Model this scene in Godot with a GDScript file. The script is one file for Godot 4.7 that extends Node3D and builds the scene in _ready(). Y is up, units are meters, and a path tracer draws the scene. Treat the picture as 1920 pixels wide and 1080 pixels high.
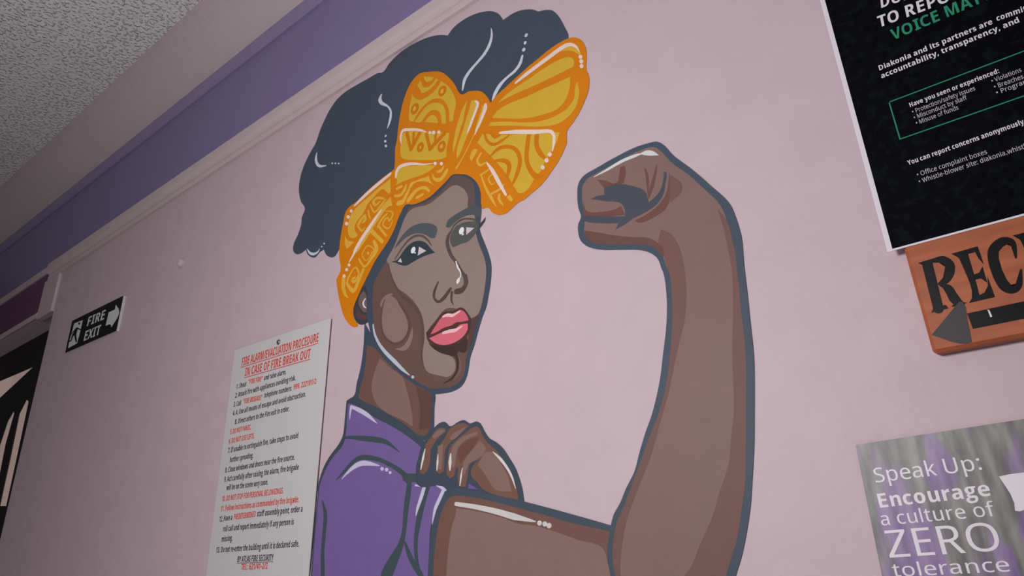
extends Node3D
# A pink painted wall seen from below: a painted mural, notices, a wooden sign, a picture rail, a purple
# frieze, a cove and a stippled ceiling, with a doorway at the far left end.
# The wall's face is the plane z = 0, x runs to the right along it, y is up from the floor.

# part, sub-part, paint colour, brush shapes on the wall in tenths of a millimetre:
# [0, coat, x, y, ...] is a filled outline, [1, coat, x, y, width, ...] is a brush stroke; coats lie on one another
var MURAL := [
	["neck", "", Color8(67, 78, 93), [
		[0,1,-12035,17096,-12030,16701,-12048,16319,-12113,15952,-12206,15657,-12256,15419,-12525,15312,-11961,15124,-11333,14843,-10699,14515,-10337,14309,-10102,14101,-9765,14054,-9742,14263,-9736,14693,-9717,14978,-9817,15093,-10128,15264,-10963,15901,-11607,16539]]],
	["neck", "neck_skin", Color8(114, 84, 76), [
		[0,2,-11915,16513,-11643,16388,-11314,16067,-10741,15586,-10285,15265,-9853,15002,-9849,14712,-9861,14307,-9916,14208,-10104,14181,-10258,14257,-10660,14537,-10992,14716,-11424,14945,-11783,15124,-12130,15274,-12080,15510,-11967,15829,-11922,16165]]],
	["neck", "neck_light_tone", Color8(133, 107, 101), [
		[0,3,-11448,16111,-11608,15819,-11684,15498,-11641,15309,-11520,15109,-11207,14851,-10703,14614,-10359,14409,-10364,14575,-10432,14865,-10564,15231,-10697,15518,-11086,15805]]],
	["neck", "neck_dark_tone", Color8(99, 70, 64), [
		[0,3,-10285,15242,-9861,14995,-9865,14308,-10164,14314,-10144,14595,-10157,14819]]],
	["ear", "", Color8(61, 65, 73), [
		[0,2,-12328,17998,-12120,18070,-11883,18133,-11792,17633,-11794,17213,-11930,17071,-12167,17077,-12325,17179,-12447,17380,-12461,17556,-12404,17800]]],
	["ear", "ear_skin", Color8(114, 96, 92), [
		[0,3,-12255,17846,-12124,17919,-12025,17805,-11973,17343,-12069,17364,-12215,17512,-12296,17663]]],
	["ear", "ear_lobe", Color8(92, 67, 63), [
		[0,4,-12376,17362,-12292,17533,-12143,17355,-11943,17251,-11966,17163,-12192,17214]]],
	["ear", "ear_ring", Color8(222, 222, 226), [
		[1,4,-12048,17703,32,-12118,17626,58,-12080,17519,42,-12001,17452,16]]],
	["face", "", Color8(67, 78, 93), [
		[0,5,-9233,20025,-8809,19850,-8558,19592,-8429,19305,-8370,19050,-8394,18797,-8419,18548,-8450,18304,-8357,18020,-8238,17704,-8161,17407,-8164,17170,-8207,16903,-8246,16754,-8312,16512,-8423,16312,-8534,16056,-8645,15774,-8754,15548,-8803,15339,-8848,15184,-8973,15019,-9224,14943,-9516,14950,-9777,14989,-10008,15114,-10286,15294,-10573,15494,-10959,15809,-11362,16139,-11645,16421,-11777,16707,-11890,17028,-11977,17282,-11967,17615,-12025,17973,-12177,18086,-12006,18386,-11644,18697,-11286,19005,-10984,19472,-10767,19790,-10228,19675,-9712,19760]]],
	["face", "face_skin", Color8(108, 83, 76), [
		[0,6,-9213,19946,-8850,19759,-8617,19494,-8574,19128,-8563,18860,-8550,18531,-8592,18321,-8458,17930,-8334,17612,-8291,17327,-8336,16984,-8377,16761,-8490,16444,-8638,16138,-8750,15826,-8868,15573,-8906,15305,-9007,15134,-9260,15051,-9553,15067,-9817,15107,-10049,15215,-10329,15389,-10534,15530,-10962,15885,-11324,16239,-11552,16510,-11673,16876,-11750,17223,-11791,17568,-11784,17905,-11767,18003,-11581,18258,-11263,18541,-11026,18847,-10839,19277,-10649,19637,-10139,19581,-9627,19656,-9295,19875]]],
	["face", "face_light_tone", Color8(147, 130, 123), [
		[0,7,-10601,19547,-9964,19487,-9543,19599,-9213,19678,-8932,19504,-8770,19204,-8781,18974,-8593,18676,-8580,18349,-8459,17899,-8338,17583,-8299,17299,-8343,16956,-8395,16737,-8526,16424,-8707,16341,-8795,16465,-9070,16653,-9449,16753,-9681,16601,-9953,16368,-9909,16089,-9751,15936,-9559,15807,-9296,15693,-9186,15585,-9168,15385,-9296,15272,-9631,15352,-9977,15521,-10101,15837,-10050,16241,-10121,16743,-10335,17111,-10684,17462,-10954,17669,-11094,17842,-11225,18219,-11353,18500,-11092,18799,-10903,19157,-10776,19397]]],
	["face", "cheek_tone", Color8(143, 117, 111), [
		[0,7,-11169,17524,-10894,17293,-10623,16934,-10529,16629,-10647,16410,-10854,16326,-11071,16391,-11344,16605,-11473,16924,-11468,17249,-11367,17453],
		[0,8,-11513,17393,-11417,17550,-11127,17585,-11080,17533,-11323,17481,-11463,17314],
		[0,7,-10424,16603,-10406,16384,-10455,16244,-10595,16109,-10762,16130,-10977,16215,-10723,16213,-10541,16355]]],
	["face", "cheek_line", Color8(100, 75, 70), [
		[1,8,-11278,18372,33,-11197,18108,39,-11048,17795,50,-10814,17466,77,-10461,17145,81,-10204,16826,82,-10108,16495,85,-10101,16193,73,-10131,15902,55,-10057,15595,30],
		[1,9,-11368,17486,29,-11446,17243,48,-11450,16919,52,-11335,16603,56,-11070,16378,53,-10854,16320,60,-10626,16405,69,-10521,16627,76,-10615,16932,71,-10872,17280,54]]],
	["face", "chin_tone", Color8(122, 94, 88), [
		[0,7,-9083,15647,-8997,15489,-9035,15276,-9223,15162,-9107,15345,-9069,15504]]],
	["face", "chin_line", Color8(67, 51, 48), [
		[1,8,-9167,15707,78,-9095,15537,70,-9114,15347,60,-9259,15210,47,-9480,15155,19],
		[0,9,-9929,16109,-9636,15969,-9184,15924,-8855,15991,-8758,15799,-8895,15676,-9075,15744,-9141,15673,-9445,15762,-9712,15907]]],
	["face", "jaw_tone", Color8(88, 67, 63), [
		[0,10,-8771,16357,-8520,16380,-8632,16080,-8744,15796,-8877,15686,-8814,15896,-8775,16114]]],
	["face", "forehead_shade", Color8(99, 84, 82), [
		[0,8,-9213,19929,-8850,19746,-8610,19478,-8566,19125,-8570,18896,-8762,18934,-8770,19204,-8932,19511,-9233,19727,-9377,19785]]],
	["nose", "", Color8(82, 69, 66), [
		[1,8,-9654,17439,39,-9758,17273,84,-9781,17114,57,-9649,16974,58,-9476,17024,104,-9297,17171,86],
		[1,8,-8857,17370,52,-8843,17176,106,-8967,17050,129,-9134,17071,126],
		[1,9,-9253,17077,77,-9270,16920,52,-9209,16783,18]]],
	["nose", "nose_bridge", Color8(88, 77, 75), [
		[1,9,-9235,18577,36,-9355,18454,98,-9387,18269,106,-9287,17978,85,-9121,17736,68,-8988,17508,63,-8884,17323,88,-8871,17137,87]]],
	["nose", "nose_highlight", Color8(232, 230, 228), [
		[1,10,-9132,17764,27,-9083,17614,43,-9019,17502,30,-8997,17403,24,-9046,17325,33],
		[0,11,-9034,17273,-9055,17246,-9081,17233,-9105,17236,-9120,17256,-9123,17286,-9112,17319,-9091,17346,-9065,17360,-9042,17356,-9026,17337,-9024,17306]]],
	["eye", "", Color8(53, 65, 71), [
		[0,8,-11190,18392,-10968,18390,-10811,18518,-10631,18637,-10428,18672,-10226,18626,-10048,18510,-9893,18325,-9759,18175,-9977,18194,-10194,18195,-10437,18168,-10660,18140,-10891,18229,-11035,18329]]],
	["eye", "eyelid_crease", Color8(98, 82, 77), [
		[1,9,-11062,18420,31,-10838,18633,55,-10613,18773,65,-10387,18804,63,-10162,18724,51,-9983,18558,45,-9868,18385,20]]],
	["eye", "eyelid_light", Color8(145, 136, 126), [
		[1,10,-10893,18544,20,-10678,18674,32,-10452,18723,31,-10227,18679,26,-10048,18549,22,-9938,18417,13]]],
	["eye", "eye_white", Color8(209, 197, 204), [
		[0,9,-10267,18491,-10033,18310,-10306,18277],
		[0,9,-10864,18396,-10808,18259,-10958,18334]]],
	["eye", "eye_glint", Color8(232, 236, 242), [
		[0,9,-10393,18424,-10422,18394,-10461,18383,-10498,18394,-10524,18423,-10532,18464,-10520,18505,-10491,18535,-10452,18547,-10415,18536,-10388,18506,-10381,18465],
		[0,10,-10369,18366,-10372,18357,-10380,18352,-10393,18353,-10405,18360,-10414,18371,-10418,18382,-10415,18392,-10406,18397,-10394,18396,-10381,18389,-10372,18378]]],
	["eye|2", "", Color8(86, 90, 86), [
		[0,10,-9253,18174,-9308,18369,-9221,18543,-9098,18628,-8915,18653,-8716,18602,-8530,18519,-8481,18352,-8624,18201,-8782,18126,-9020,18135,-9222,18136]]],
	["eye|2", "eyelid_crease", Color8(94, 77, 73), [
		[1,11,-9308,18488,32,-9201,18638,50,-9036,18708,48,-8854,18699,39,-8568,18579,40]]],
	["eye|2", "eyelid_light", Color8(145, 134, 126), [
		[1,12,-9078,18620,12,-8915,18636,22,-8755,18608,19,-8598,18540,9],
		[0,12,-8854,18774,-8615,18704,-8601,18628,-8834,18726,-8935,18748]]],
	["eye|2", "eye_white", Color8(212, 199, 206), [
		[0,11,-8827,18482,-8601,18386,-8829,18299]]],
	["eye|2", "eye_glint", Color8(234, 236, 240), [
		[0,11,-8905,18403,-8934,18373,-8973,18362,-9010,18374,-9036,18405,-9044,18448,-9031,18490,-9001,18521,-8962,18531,-8925,18519,-8899,18488,-8892,18445],
		[0,12,-8908,18331,-8919,18322,-8932,18319,-8945,18323,-8952,18333,-8954,18347,-8948,18360,-8937,18370,-8924,18373,-8912,18369,-8904,18359,-8903,18345]]],
	["eye|2", "eyelash", Color8(67, 65, 71), [
		[0,11,-8451,18325,-8454,18434,-8366,18477,-8275,18535,-8306,18439,-8378,18374]]],
	["eyebrow", "", Color8(82, 91, 95), [
		[0,10,-11098,18700,-10987,18844,-10805,18983,-10577,19082,-10304,19085,-9991,18996,-9793,18881,-9695,18756,-9763,18540,-9897,18582,-10029,18696,-10298,18841,-10525,18883,-10754,18853,-10937,18770]]],
	["eyebrow|2", "", Color8(80, 88, 92), [
		[0,13,-9434,18711,-9367,18849,-9200,18896,-8974,18931,-8731,18947,-8572,18908,-8407,18809,-8413,18560,-8576,18690,-8734,18747,-8975,18760,-9180,18713,-9325,18644]]],
	["lips", "", Color8(80, 56, 54), [
		[0,11,-10001,16364,-9758,16524,-9526,16688,-9220,16657,-8995,16675,-8806,16496,-8721,16330,-8764,16111,-8928,15945,-9370,15909,-9752,16018,-9958,16189]]],
	["lips", "upper_lip", Color8(211, 102, 118), [
		[0,12,-9842,16326,-9711,16459,-9525,16607,-9372,16622,-9220,16583,-8995,16616,-8850,16479,-8786,16341,-8998,16353,-9108,16381,-9258,16347,-9485,16344,-9717,16296,-9873,16289]]],
	["lips", "lower_lip", Color8(218, 110, 126), [
		[0,12,-9911,16214,-9639,16245,-9371,16269,-9183,16236,-9035,16301,-8816,16279,-8817,16153,-8927,16036,-9147,15959,-9446,15961,-9714,16059]]],
	["lips", "lip_highlight", Color8(240, 193, 197), [
		[1,13,-9506,16602,44,-9372,16604,71,-9228,16558,68,-9033,16602,40],
		[1,13,-9504,16237,55,-9333,16231,78,-9146,16215,75,-8962,16257,20]]],
	["face", "jaw_highlight", Color8(189, 198, 204), [
		[1,7,-11725,16970,43,-11665,16745,63,-11515,16486,70,-11279,16214,84,-10964,15931,93,-10704,15697,72,-10473,15518,12],
		[0,7,-10338,15454,-10344,15438,-10360,15428,-10382,15427,-10404,15437,-10421,15453,-10427,15471,-10422,15488,-10406,15498,-10384,15498,-10361,15489,-10345,15473]]],
	["hair", "", Color8(67, 78, 93), [
		[0,1,-13195,19341,-13342,19219,-13563,19281,-13725,19417,-13814,19573,-13999,19544,-14135,19459,-14311,19507,-14500,19646,-14616,19830,-14810,19785,-15055,19844,-15215,20037,-15198,20216,-15047,20433,-14936,20727,-14934,20936,-14829,21151,-15057,21493,-15212,21945,-15189,22380,-15020,22759,-14806,23029,-14612,23217,-14442,23598,-14259,23883,-14072,24119,-13763,24340,-13387,24428,-12866,24412,-12415,24380,-12030,24355,-11773,24270,-11554,24434,-11194,24548,-10837,24568,-10387,24528,-9997,24430,-9617,24261,-9394,24107,-9203,24236,-8933,24285,-8581,24258,-8239,24149,-7949,23987,-7750,23779,-7619,23514,-7359,23534,-7127,23487,-6902,23384,-6721,23250,-6634,23152,-6437,23070,-6264,22949,-6121,22718,-6018,22450,-5949,22224,-5897,22055,-5909,21911,-6063,21858,-7070,21629,-7974,21226,-8540,21658,-9166,21819,-10271,21575,-10952,20986,-11663,20700,-12649,20304,-12987,19960,-13100,19462]]],
	["hair", "hair_highlight", Color8(208, 214, 224), [
		[1,2,-7985,23484,16,-7979,23251,70,-8060,23019,101,-8228,22839,105,-8480,22704,84,-8692,22584,107,-8842,22429,112,-8908,22163,38],
		[1,2,-7124,22174,61,-7200,21993,92,-7356,21876,84,-7586,21815,74,-7783,21716,115,-7924,21567,114,-8006,21425,46],
		[0,2,-6958,22644,-6978,22632,-7001,22633,-7021,22647,-7032,22670,-7031,22696,-7020,22718,-6999,22730,-6977,22729,-6957,22715,-6946,22692,-6947,22666],
		[0,2,-6999,22451,-7016,22441,-7038,22444,-7057,22458,-7068,22481,-7069,22505,-7060,22525,-7042,22535,-7020,22532,-7001,22517,-6990,22495,-6989,22471],
		[0,2,-7041,22282,-7062,22271,-7086,22273,-7107,22288,-7119,22313,-7120,22340,-7109,22362,-7088,22374,-7064,22372,-7043,22356,-7031,22331,-7030,22304],
		[1,2,-11821,23522,63,-11867,23401,130,-11779,23227,93,-11561,23032,49,-11423,22815,60,-11413,22600,98,-11464,22417,83,-11524,22300,12],
		[0,2,-11547,22072,-11562,22063,-11581,22063,-11598,22072,-11609,22088,-11610,22106,-11602,22121,-11586,22130,-11567,22130,-11550,22121,-11540,22105,-11538,22087],
		[0,2,-11534,21915,-11540,21897,-11556,21890,-11579,21895,-11602,21911,-11620,21933,-11627,21957,-11622,21975,-11606,21982,-11583,21977,-11559,21961,-11542,21938],
		[0,2,-11501,21758,-11506,21741,-11523,21733,-11545,21738,-11569,21754,-11586,21776,-11594,21799,-11588,21817,-11572,21825,-11550,21820,-11526,21804,-11509,21781],
		[1,2,-14498,22871,34,-14517,22678,106,-14432,22464,94,-14265,22314,77,-14001,22229,17],
		[0,2,-13700,22175,-13703,22162,-13716,22157,-13733,22160,-13752,22172,-13766,22188,-13772,22205,-13769,22218,-13757,22224,-13739,22220,-13721,22208,-13706,22192],
		[0,3,-13557,22114,-13560,22101,-13572,22096,-13590,22099,-13608,22111,-13622,22127,-13628,22144,-13625,22157,-13613,22162,-13595,22158,-13577,22147,-13563,22131],
		[0,4,-13414,22045,-13418,22032,-13430,22027,-13447,22030,-13465,22042,-13479,22058,-13485,22075,-13482,22087,-13470,22093,-13452,22089,-13434,22077,-13420,22061],
		[1,2,-14552,19829,24,-14416,19666,66,-14234,19576,77,-14082,19582,63,-14010,19637,25],
		[0,3,-13988,19638,-13990,19630,-13997,19626,-14009,19627,-14021,19633,-14030,19643,-14034,19653,-14032,19661,-14024,19664,-14013,19663,-14001,19657,-13992,19648],
		[0,2,-13887,19683,-13889,19673,-13899,19668,-13913,19670,-13928,19678,-13939,19689,-13945,19702,-13942,19712,-13932,19716,-13918,19714,-13903,19707,-13892,19695],
		[0,2,-13788,19740,-13791,19728,-13802,19722,-13819,19724,-13837,19734,-13851,19748,-13857,19763,-13854,19775,-13842,19780,-13825,19778,-13807,19769,-13794,19755]]],
	["head_scarf", "", Color8(216, 128, 6), [
		[0,14,-11148,21680,-11095,22160,-11015,22614,-10882,23007,-10696,23290,-10409,23434,-10026,23310,-9609,23075,-9383,22818,-9163,22481,-8909,22028,-8741,22026,-8535,21950,-8334,21823,-8178,21624,-8059,21371,-7908,21467,-7596,21580,-7214,21707,-6877,21814,-6568,21877,-7063,21770,-6694,21858,-6334,21943,-5987,21957,-5788,21904,-5633,21766,-5535,21568,-5505,21360,-5525,21131,-5548,20941,-5502,20748,-5504,20583,-5563,20351,-5637,20226,-5783,20007,-5956,19833,-6112,19698,-6142,19427,-6206,19313,-6366,19102,-6575,18909,-6817,18729,-7056,18637,-7264,18562,-7402,18552,-7579,18478,-7722,18422,-7899,18446,-8076,18551,-8224,18741,-8380,18760,-8399,18930,-8401,19161,-8465,19386,-8615,19616,-8810,19791,-9009,19887,-9233,19965,-9419,19872,-9670,19761,-9924,19665,-10227,19639,-10493,19668,-10766,19753,-10855,19677,-10984,19472,-11112,19230,-11286,19005,-11554,18774,-11778,18563,-11954,18335,-12109,18136,-12197,18022,-12274,17895,-12397,17712,-12461,17556,-12458,17404,-12390,17238,-12275,17114,-12270,17061,-12376,17065,-12535,17146,-12703,17316,-12847,17526,-12968,17799,-13076,18096,-13158,18368,-13186,18560,-13082,18667,-13047,18818,-13116,19026,-13156,19274,-13158,19405,-13130,19778,-13077,20069,-12975,20424,-12564,20545,-12164,20704,-11671,20839,-11188,20931,-11176,21198,-11178,21594]]],
	["head_scarf", "yellow_panel", Color8(214, 175, 55), [
		[0,15,-10214,23263,-9857,23053,-9918,22994,-10011,22994,-10115,23043,-10191,23167],
		[0,15,-10318,23197,-10283,23068,-10239,22961,-10112,22867,-9967,22846,-9866,22902,-9785,22978,-9703,22897,-9804,22815,-9945,22753,-10110,22739,-10256,22768,-10344,22933,-10443,23105],
		[0,15,-9612,22803,-9481,22663,-9324,22455,-9208,22220,-9132,22008,-9123,21798,-9180,21639,-9209,21434,-9323,21455,-9323,21624,-9343,21804,-9420,22015,-9538,22196,-9698,22321,-9879,22387,-10062,22390,-10246,22321,-10410,22222,-10552,22059,-10670,22115,-10718,22300,-10713,22479,-10686,22649,-10638,22808,-10620,22928,-10552,22801,-10443,22672,-10293,22578,-10127,22557,-9943,22580,-9781,22641,-9661,22722],
		[0,16,-10509,22021,-10386,22104,-10244,22212,-10081,22292,-9898,22281,-9697,22188,-9538,22039,-9459,21844,-9439,21646,-9438,21467,-9574,21532,-9584,21682,-9635,21861,-9735,21988,-9875,22066,-10016,22065,-10137,22001,-10258,21901],
		[0,15,-10144,21838,-10034,21916,-9913,21936,-9793,21852,-9722,21714,-9701,21601],
		[0,15,-10979,21549,-10948,21853,-10842,21866,-10047,21492,-9323,21145,-9361,20956,-9408,20780,-9426,20511,-9644,20548,-10053,20708,-10560,20934,-10834,21069,-10943,21167,-10994,21380],
		[0,15,-11074,20506,-11114,20709,-11057,20855,-10932,20888,-10555,20755,-10150,20608,-9757,20426,-9911,20377,-10145,20360,-10545,20409,-10915,20442,-11124,20442],
		[0,15,-8758,21793,-8908,21623,-9022,21394,-9097,21230,-9173,20952,-9220,20729,-9202,20527,-9127,20720,-9043,20942,-8949,21161,-8912,21225,-8835,21520],
		[0,15,-8630,21720,-8688,21531,-8782,21328,-8858,21134,-8914,20980,-9026,20755,-9091,20542,-9093,20319,-8973,20459,-8844,20689,-8715,20904,-8604,21095,-8548,21215,-8455,21416,-8416,21562,-8522,21674],
		[0,15,-8312,21427,-8350,21282,-8425,21123,-8508,20936,-8537,20821,-8430,20851,-8340,20953,-8249,21103,-8192,21269],
		[0,15,-7880,21254,-7639,21348,-7385,21410,-7055,21444,-6732,21494,-6416,21527,-6186,21525,-5964,21478,-5865,21407,-5808,21297,-5841,21162,-5988,21166,-6287,21175,-6671,21193,-7067,21228,-7442,21259],
		[0,15,-5938,20956,-5952,20783,-5994,20625,-6134,20414,-6318,20328,-6677,20370,-7106,20487,-7549,20691,-8028,20941,-7904,21047,-7599,21087,-7077,21029,-6745,21014,-6606,21003,-6226,20973],
		[0,15,-5780,20752,-5759,20577,-5759,20415,-5778,20352,-5865,20163,-6049,20021,-6314,19975,-6754,20110,-7365,20419,-8136,20777,-8082,20846,-7682,20680,-7111,20384,-6686,20225,-6328,20186,-6061,20231,-5874,20401,-5861,20556,-5822,20684],
		[0,15,-6126,21727,-5957,21749,-5802,21643,-5681,21503,-5633,21383,-5670,21366,-5756,21484,-5893,21610],
		[0,15,-8312,20653,-7695,20337,-7312,20176,-7062,20120,-6471,19845,-6287,19746,-6372,19571,-6501,19401,-6689,19229,-6782,19072,-6960,18949,-7136,18769,-7350,18741,-7495,18967,-7610,19214,-7822,19565,-8042,19898,-8304,20258,-8473,20490]]],
	["head_scarf", "yellow_stroke", Color8(224, 175, 63), [
		[1,16,-9103,20095,72,-8921,20277,38,-8757,20474,30,-8593,20703,25,-8466,20852,42],
		[0,15,-8563,20372,-8459,20295,-8567,20171,-8656,20070,-8696,20211,-8652,20318],
		[1,15,-8375,20165,57,-8482,20026,64,-8399,19868,59,-8218,19876,41],
		[1,15,-8405,19613,42,-8218,19641,50,-8109,19685,37],
		[1,16,-8381,19612,30,-8262,19242,57,-8105,18919,71,-7983,18673,16],
		[1,17,-8102,19028,58,-7906,19044,61,-7774,19107,50],
		[1,15,-8038,19506,37,-8173,19437,43,-8095,19264,30,-8013,19260,25],
		[1,15,-7894,18924,64,-7898,18811,73,-7793,18630,21],
		[0,15,-7707,18795,-7611,18814,-7524,18668,-7588,18637],
		[0,15,-11320,20713,-11490,20668,-11778,20600,-12068,20507,-12364,20436,-12632,20329,-12806,20185,-12864,19954,-12844,19719,-12721,19543,-12475,19504,-12448,19539,-12583,19719,-12588,19856,-12452,19989,-12280,20108,-12115,20319,-11999,20366,-11771,20483,-11599,20529,-11477,20414,-11356,20288,-11287,20317],
		[1,16,-12036,20244,45,-11856,19963,57,-11631,20069,78,-11464,20173,45],
		[1,17,-11524,20218,57,-11762,20332,73,-11920,20286,104,-11824,20153,66,-11667,20194,41],
		[1,15,-12107,20112,45,-12054,19935,62,-11988,19822,25],
		[1,16,-12467,19791,47,-12309,19602,56,-12203,19654,44],
		[1,17,-12463,19812,97,-12371,19915,116,-12237,20001,81,-12204,19877,121,-12295,19820,55],
		[0,15,-12967,19717,-12868,19543,-12586,19382,-12850,19263,-12943,19438],
		[0,17,-11281,20181,-11211,19901,-11339,19933,-11504,19841,-11667,19702,-11833,19586,-11941,19471,-12105,19308,-12271,19168,-12440,19053,-12560,19059,-12234,19466,-11901,19746,-11627,20001],
		[1,18,-11942,19475,114,-11516,19029,99],
		[1,15,-11685,19516,65,-11397,19148,58],
		[1,18,-11713,19504,65,-11579,19653,79,-11380,19751,42],
		[1,19,-11433,19836,28,-11246,19755,38,-11180,19639,60,-11296,19519,51,-11351,19619,39,-11458,19610,64,-11518,19479,45,-11303,19318,53,-11178,19488,35],
		[1,15,-11827,19141,91,-11716,18900,135,-11891,18710,102,-12124,18563,61,-12361,18835,56],
		[1,16,-12258,18921,32,-12073,18699,32,-11870,18860,47,-11808,18930,31,-12070,19107,36,-12250,18932,48],
		[0,17,-11974,18871,-11980,18853,-11997,18844,-12021,18847,-12047,18860,-12066,18881,-12074,18903,-12069,18922,-12052,18931,-12027,18928,-12002,18914,-11982,18894],
		[1,16,-12152,18522,96,-12317,18259,124,-12485,18031,122,-12705,18227,85,-12750,18386,78,-12503,18652,54,-12331,18442,61,-12466,18263,83,-12567,18350,96,-12435,18383,48],
		[1,17,-12904,18499,138,-12897,18248,147,-12815,18046,91,-12685,17895,18],
		[1,15,-11077,20323,70,-10905,20322,85],
		[1,16,-11139,20153,60,-10934,20091,94,-10795,20190,108,-10745,20307,53],
		[1,17,-11009,19897,130,-10839,19880,145,-10735,20014,107,-10631,20148,78,-10576,20274,52],
		[0,18,-10582,20303,-10235,20272,-9973,20241,-9940,20109,-9764,19869,-9918,20015,-10154,20163,-10419,20233,-10617,20142],
		[1,18,-10648,19840,128,-10543,19918,135,-10413,19997,115,-10229,20010,87,-10071,19944,83,-9961,19816,53],
		[1,19,-10360,19801,84,-10167,19815,69],
		[1,15,-9870,20252,23,-9792,20081,77,-9614,19994,113,-9465,20085,121,-9398,20163,73],
		[1,16,-9717,20249,54,-9591,20222,103,-9491,20304,32]]],
	["head_scarf", "orange_pattern", Color8(208, 122, 6), [
		[0,16,-9451,22364,-9512,22324,-9585,22324,-9652,22363,-9695,22432,-9701,22511,-9670,22581,-9608,22621,-9534,22621,-9467,22581,-9426,22512,-9420,22433],
		[0,16,-10389,22308,-10450,22259,-10527,22251,-10599,22288,-10649,22358,-10660,22444,-10632,22523,-10570,22573,-10492,22580,-10419,22543,-10371,22472,-10360,22386],
		[1,16,-10772,21807,111,-10634,21308,91],
		[1,17,-10602,21276,150,-10322,21591,134],
		[1,18,-10531,21696,84,-10530,21434,84],
		[1,16,-10087,21473,106,-9959,20992,96],
		[1,17,-9949,20979,131,-9495,21199,134],
		[1,18,-9777,21313,88,-9784,21097,80],
		[0,16,-10176,21089,-10223,21043,-10286,21031,-10349,21057,-10394,21114,-10408,21187,-10389,21256,-10341,21302,-10277,21314,-10215,21287,-10171,21230,-10156,21158],
		[0,18,-9450,20785,-9496,20729,-9562,20711,-9630,20736,-9683,20797,-9705,20879,-9691,20959,-9644,21016,-9577,21034,-9509,21008,-9457,20945,-9435,20864],
		[1,16,-8260,20651,54,-8197,20427,65,-8032,20238,70,-7825,20213,82,-7583,20264,50],
		[1,16,-8084,20557,36,-7959,20406,91,-7819,20385,51],
		[1,17,-8073,19987,68,-7870,20065,100,-7610,19995,86,-7402,19822,85,-7311,19553,102,-7371,19288,111,-7523,19049,71],
		[1,16,-7962,19797,61,-7751,19713,89,-7620,19592,93,-7601,19443,118,-7655,19285,84],
		[1,18,-7052,20032,112,-7113,19759,116,-7140,19480,106,-7080,19225,98,-6942,18992,119,-6783,18927,77],
		[1,16,-6851,19928,117,-6870,19708,113,-6793,19473,105,-6670,19292,72]]],
	["head_scarf", "pattern_centre", Color8(226, 175, 59), [
		[0,17,-9521,22436,-9543,22411,-9572,22404,-9601,22416,-9621,22445,-9628,22482,-9619,22518,-9597,22543,-9567,22550,-9539,22538,-9519,22509,-9512,22472],
		[0,17,-10472,22387,-10494,22361,-10523,22352,-10552,22363,-10572,22391,-10578,22428,-10569,22465,-10547,22491,-10517,22500,-10489,22488,-10469,22461,-10463,22423],
		[0,17,-10251,21149,-10264,21134,-10282,21129,-10300,21136,-10313,21152,-10318,21174,-10313,21195,-10299,21210,-10281,21215,-10263,21209,-10250,21192,-10246,21170],
		[0,19,-9527,20851,-9543,20828,-9568,20820,-9595,20829,-9616,20853,-9627,20885,-9624,20917,-9608,20940,-9583,20948,-9556,20939,-9534,20915,-9524,20883]]],
	["head_scarf", "white_highlight", Color8(236, 216, 204), [
		[1,19,-10959,21575,20,-10992,21785,73,-10919,21947,95,-10694,21874,73,-10419,21745,68,-10211,21613,50,-10067,21505,9],
		[0,20,-9912,21427,-9918,21407,-9936,21398,-9960,21403,-9984,21421,-10002,21445,-10008,21471,-10002,21491,-9985,21499,-9961,21494,-9937,21477,-9919,21452],
		[0,21,-9775,21363,-9783,21339,-9804,21328,-9834,21334,-9864,21355,-9886,21386,-9894,21418,-9887,21443,-9865,21453,-9835,21447,-9805,21426,-9784,21395],
		[0,19,-9615,21302,-9621,21281,-9640,21272,-9665,21277,-9691,21295,-9709,21322,-9716,21349,-9710,21370,-9691,21380,-9666,21374,-9640,21356,-9622,21329],
		[1,16,-11123,20661,41,-11098,20821,112,-10996,20912,108,-10765,20889,88,-10454,20776,68,-10150,20630,37,-9855,20529,12],
		[0,17,-9723,20474,-9730,20451,-9750,20441,-9777,20446,-9804,20464,-9824,20491,-9831,20520,-9825,20542,-9805,20552,-9778,20547,-9751,20529,-9731,20502],
		[0,17,-9523,20380,-9530,20359,-9549,20349,-9576,20353,-9602,20371,-9622,20398,-9629,20426,-9622,20447,-9603,20457,-9576,20453,-9550,20435,-9530,20408],
		[1,16,-8504,21640,42,-8443,21526,90,-8509,21360,88,-8602,21192,84,-8686,21020,76,-8779,20869,17],
		[1,17,-8215,21387,91,-8227,21271,122,-8301,21128,95,-8392,20978,84,-8475,20856,71,-8539,20726,16],
		[1,16,-7329,21542,59,-7046,21616,106,-6721,21679,109,-6402,21741,115,-6167,21783,120,-5984,21796,108,-5839,21735,75,-5730,21610,49,-5664,21447,12],
		[0,16,-5609,21285,-5617,21263,-5635,21253,-5658,21259,-5679,21278,-5694,21306,-5698,21335,-5690,21358,-5672,21367,-5649,21362,-5627,21342,-5613,21314],
		[0,17,-5595,21163,-5604,21139,-5623,21129,-5647,21135,-5670,21155,-5685,21185,-5689,21215,-5680,21239,-5662,21249,-5637,21244,-5615,21223,-5599,21194],
		[0,18,-5599,21044,-5607,21020,-5626,21010,-5650,21015,-5673,21035,-5688,21065,-5692,21095,-5683,21119,-5665,21129,-5641,21124,-5618,21103,-5603,21074],
		[1,19,-7823,20449,52,-7372,20264,100,-6881,20036,102,-6527,19886,75,-6431,19740,67,-6442,19574,72,-6487,19390,25],
		[0,16,-6510,19321,-6518,19298,-6537,19287,-6562,19290,-6585,19308,-6602,19334,-6607,19363,-6598,19386,-6579,19397,-6555,19393,-6531,19375,-6514,19349],
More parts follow.
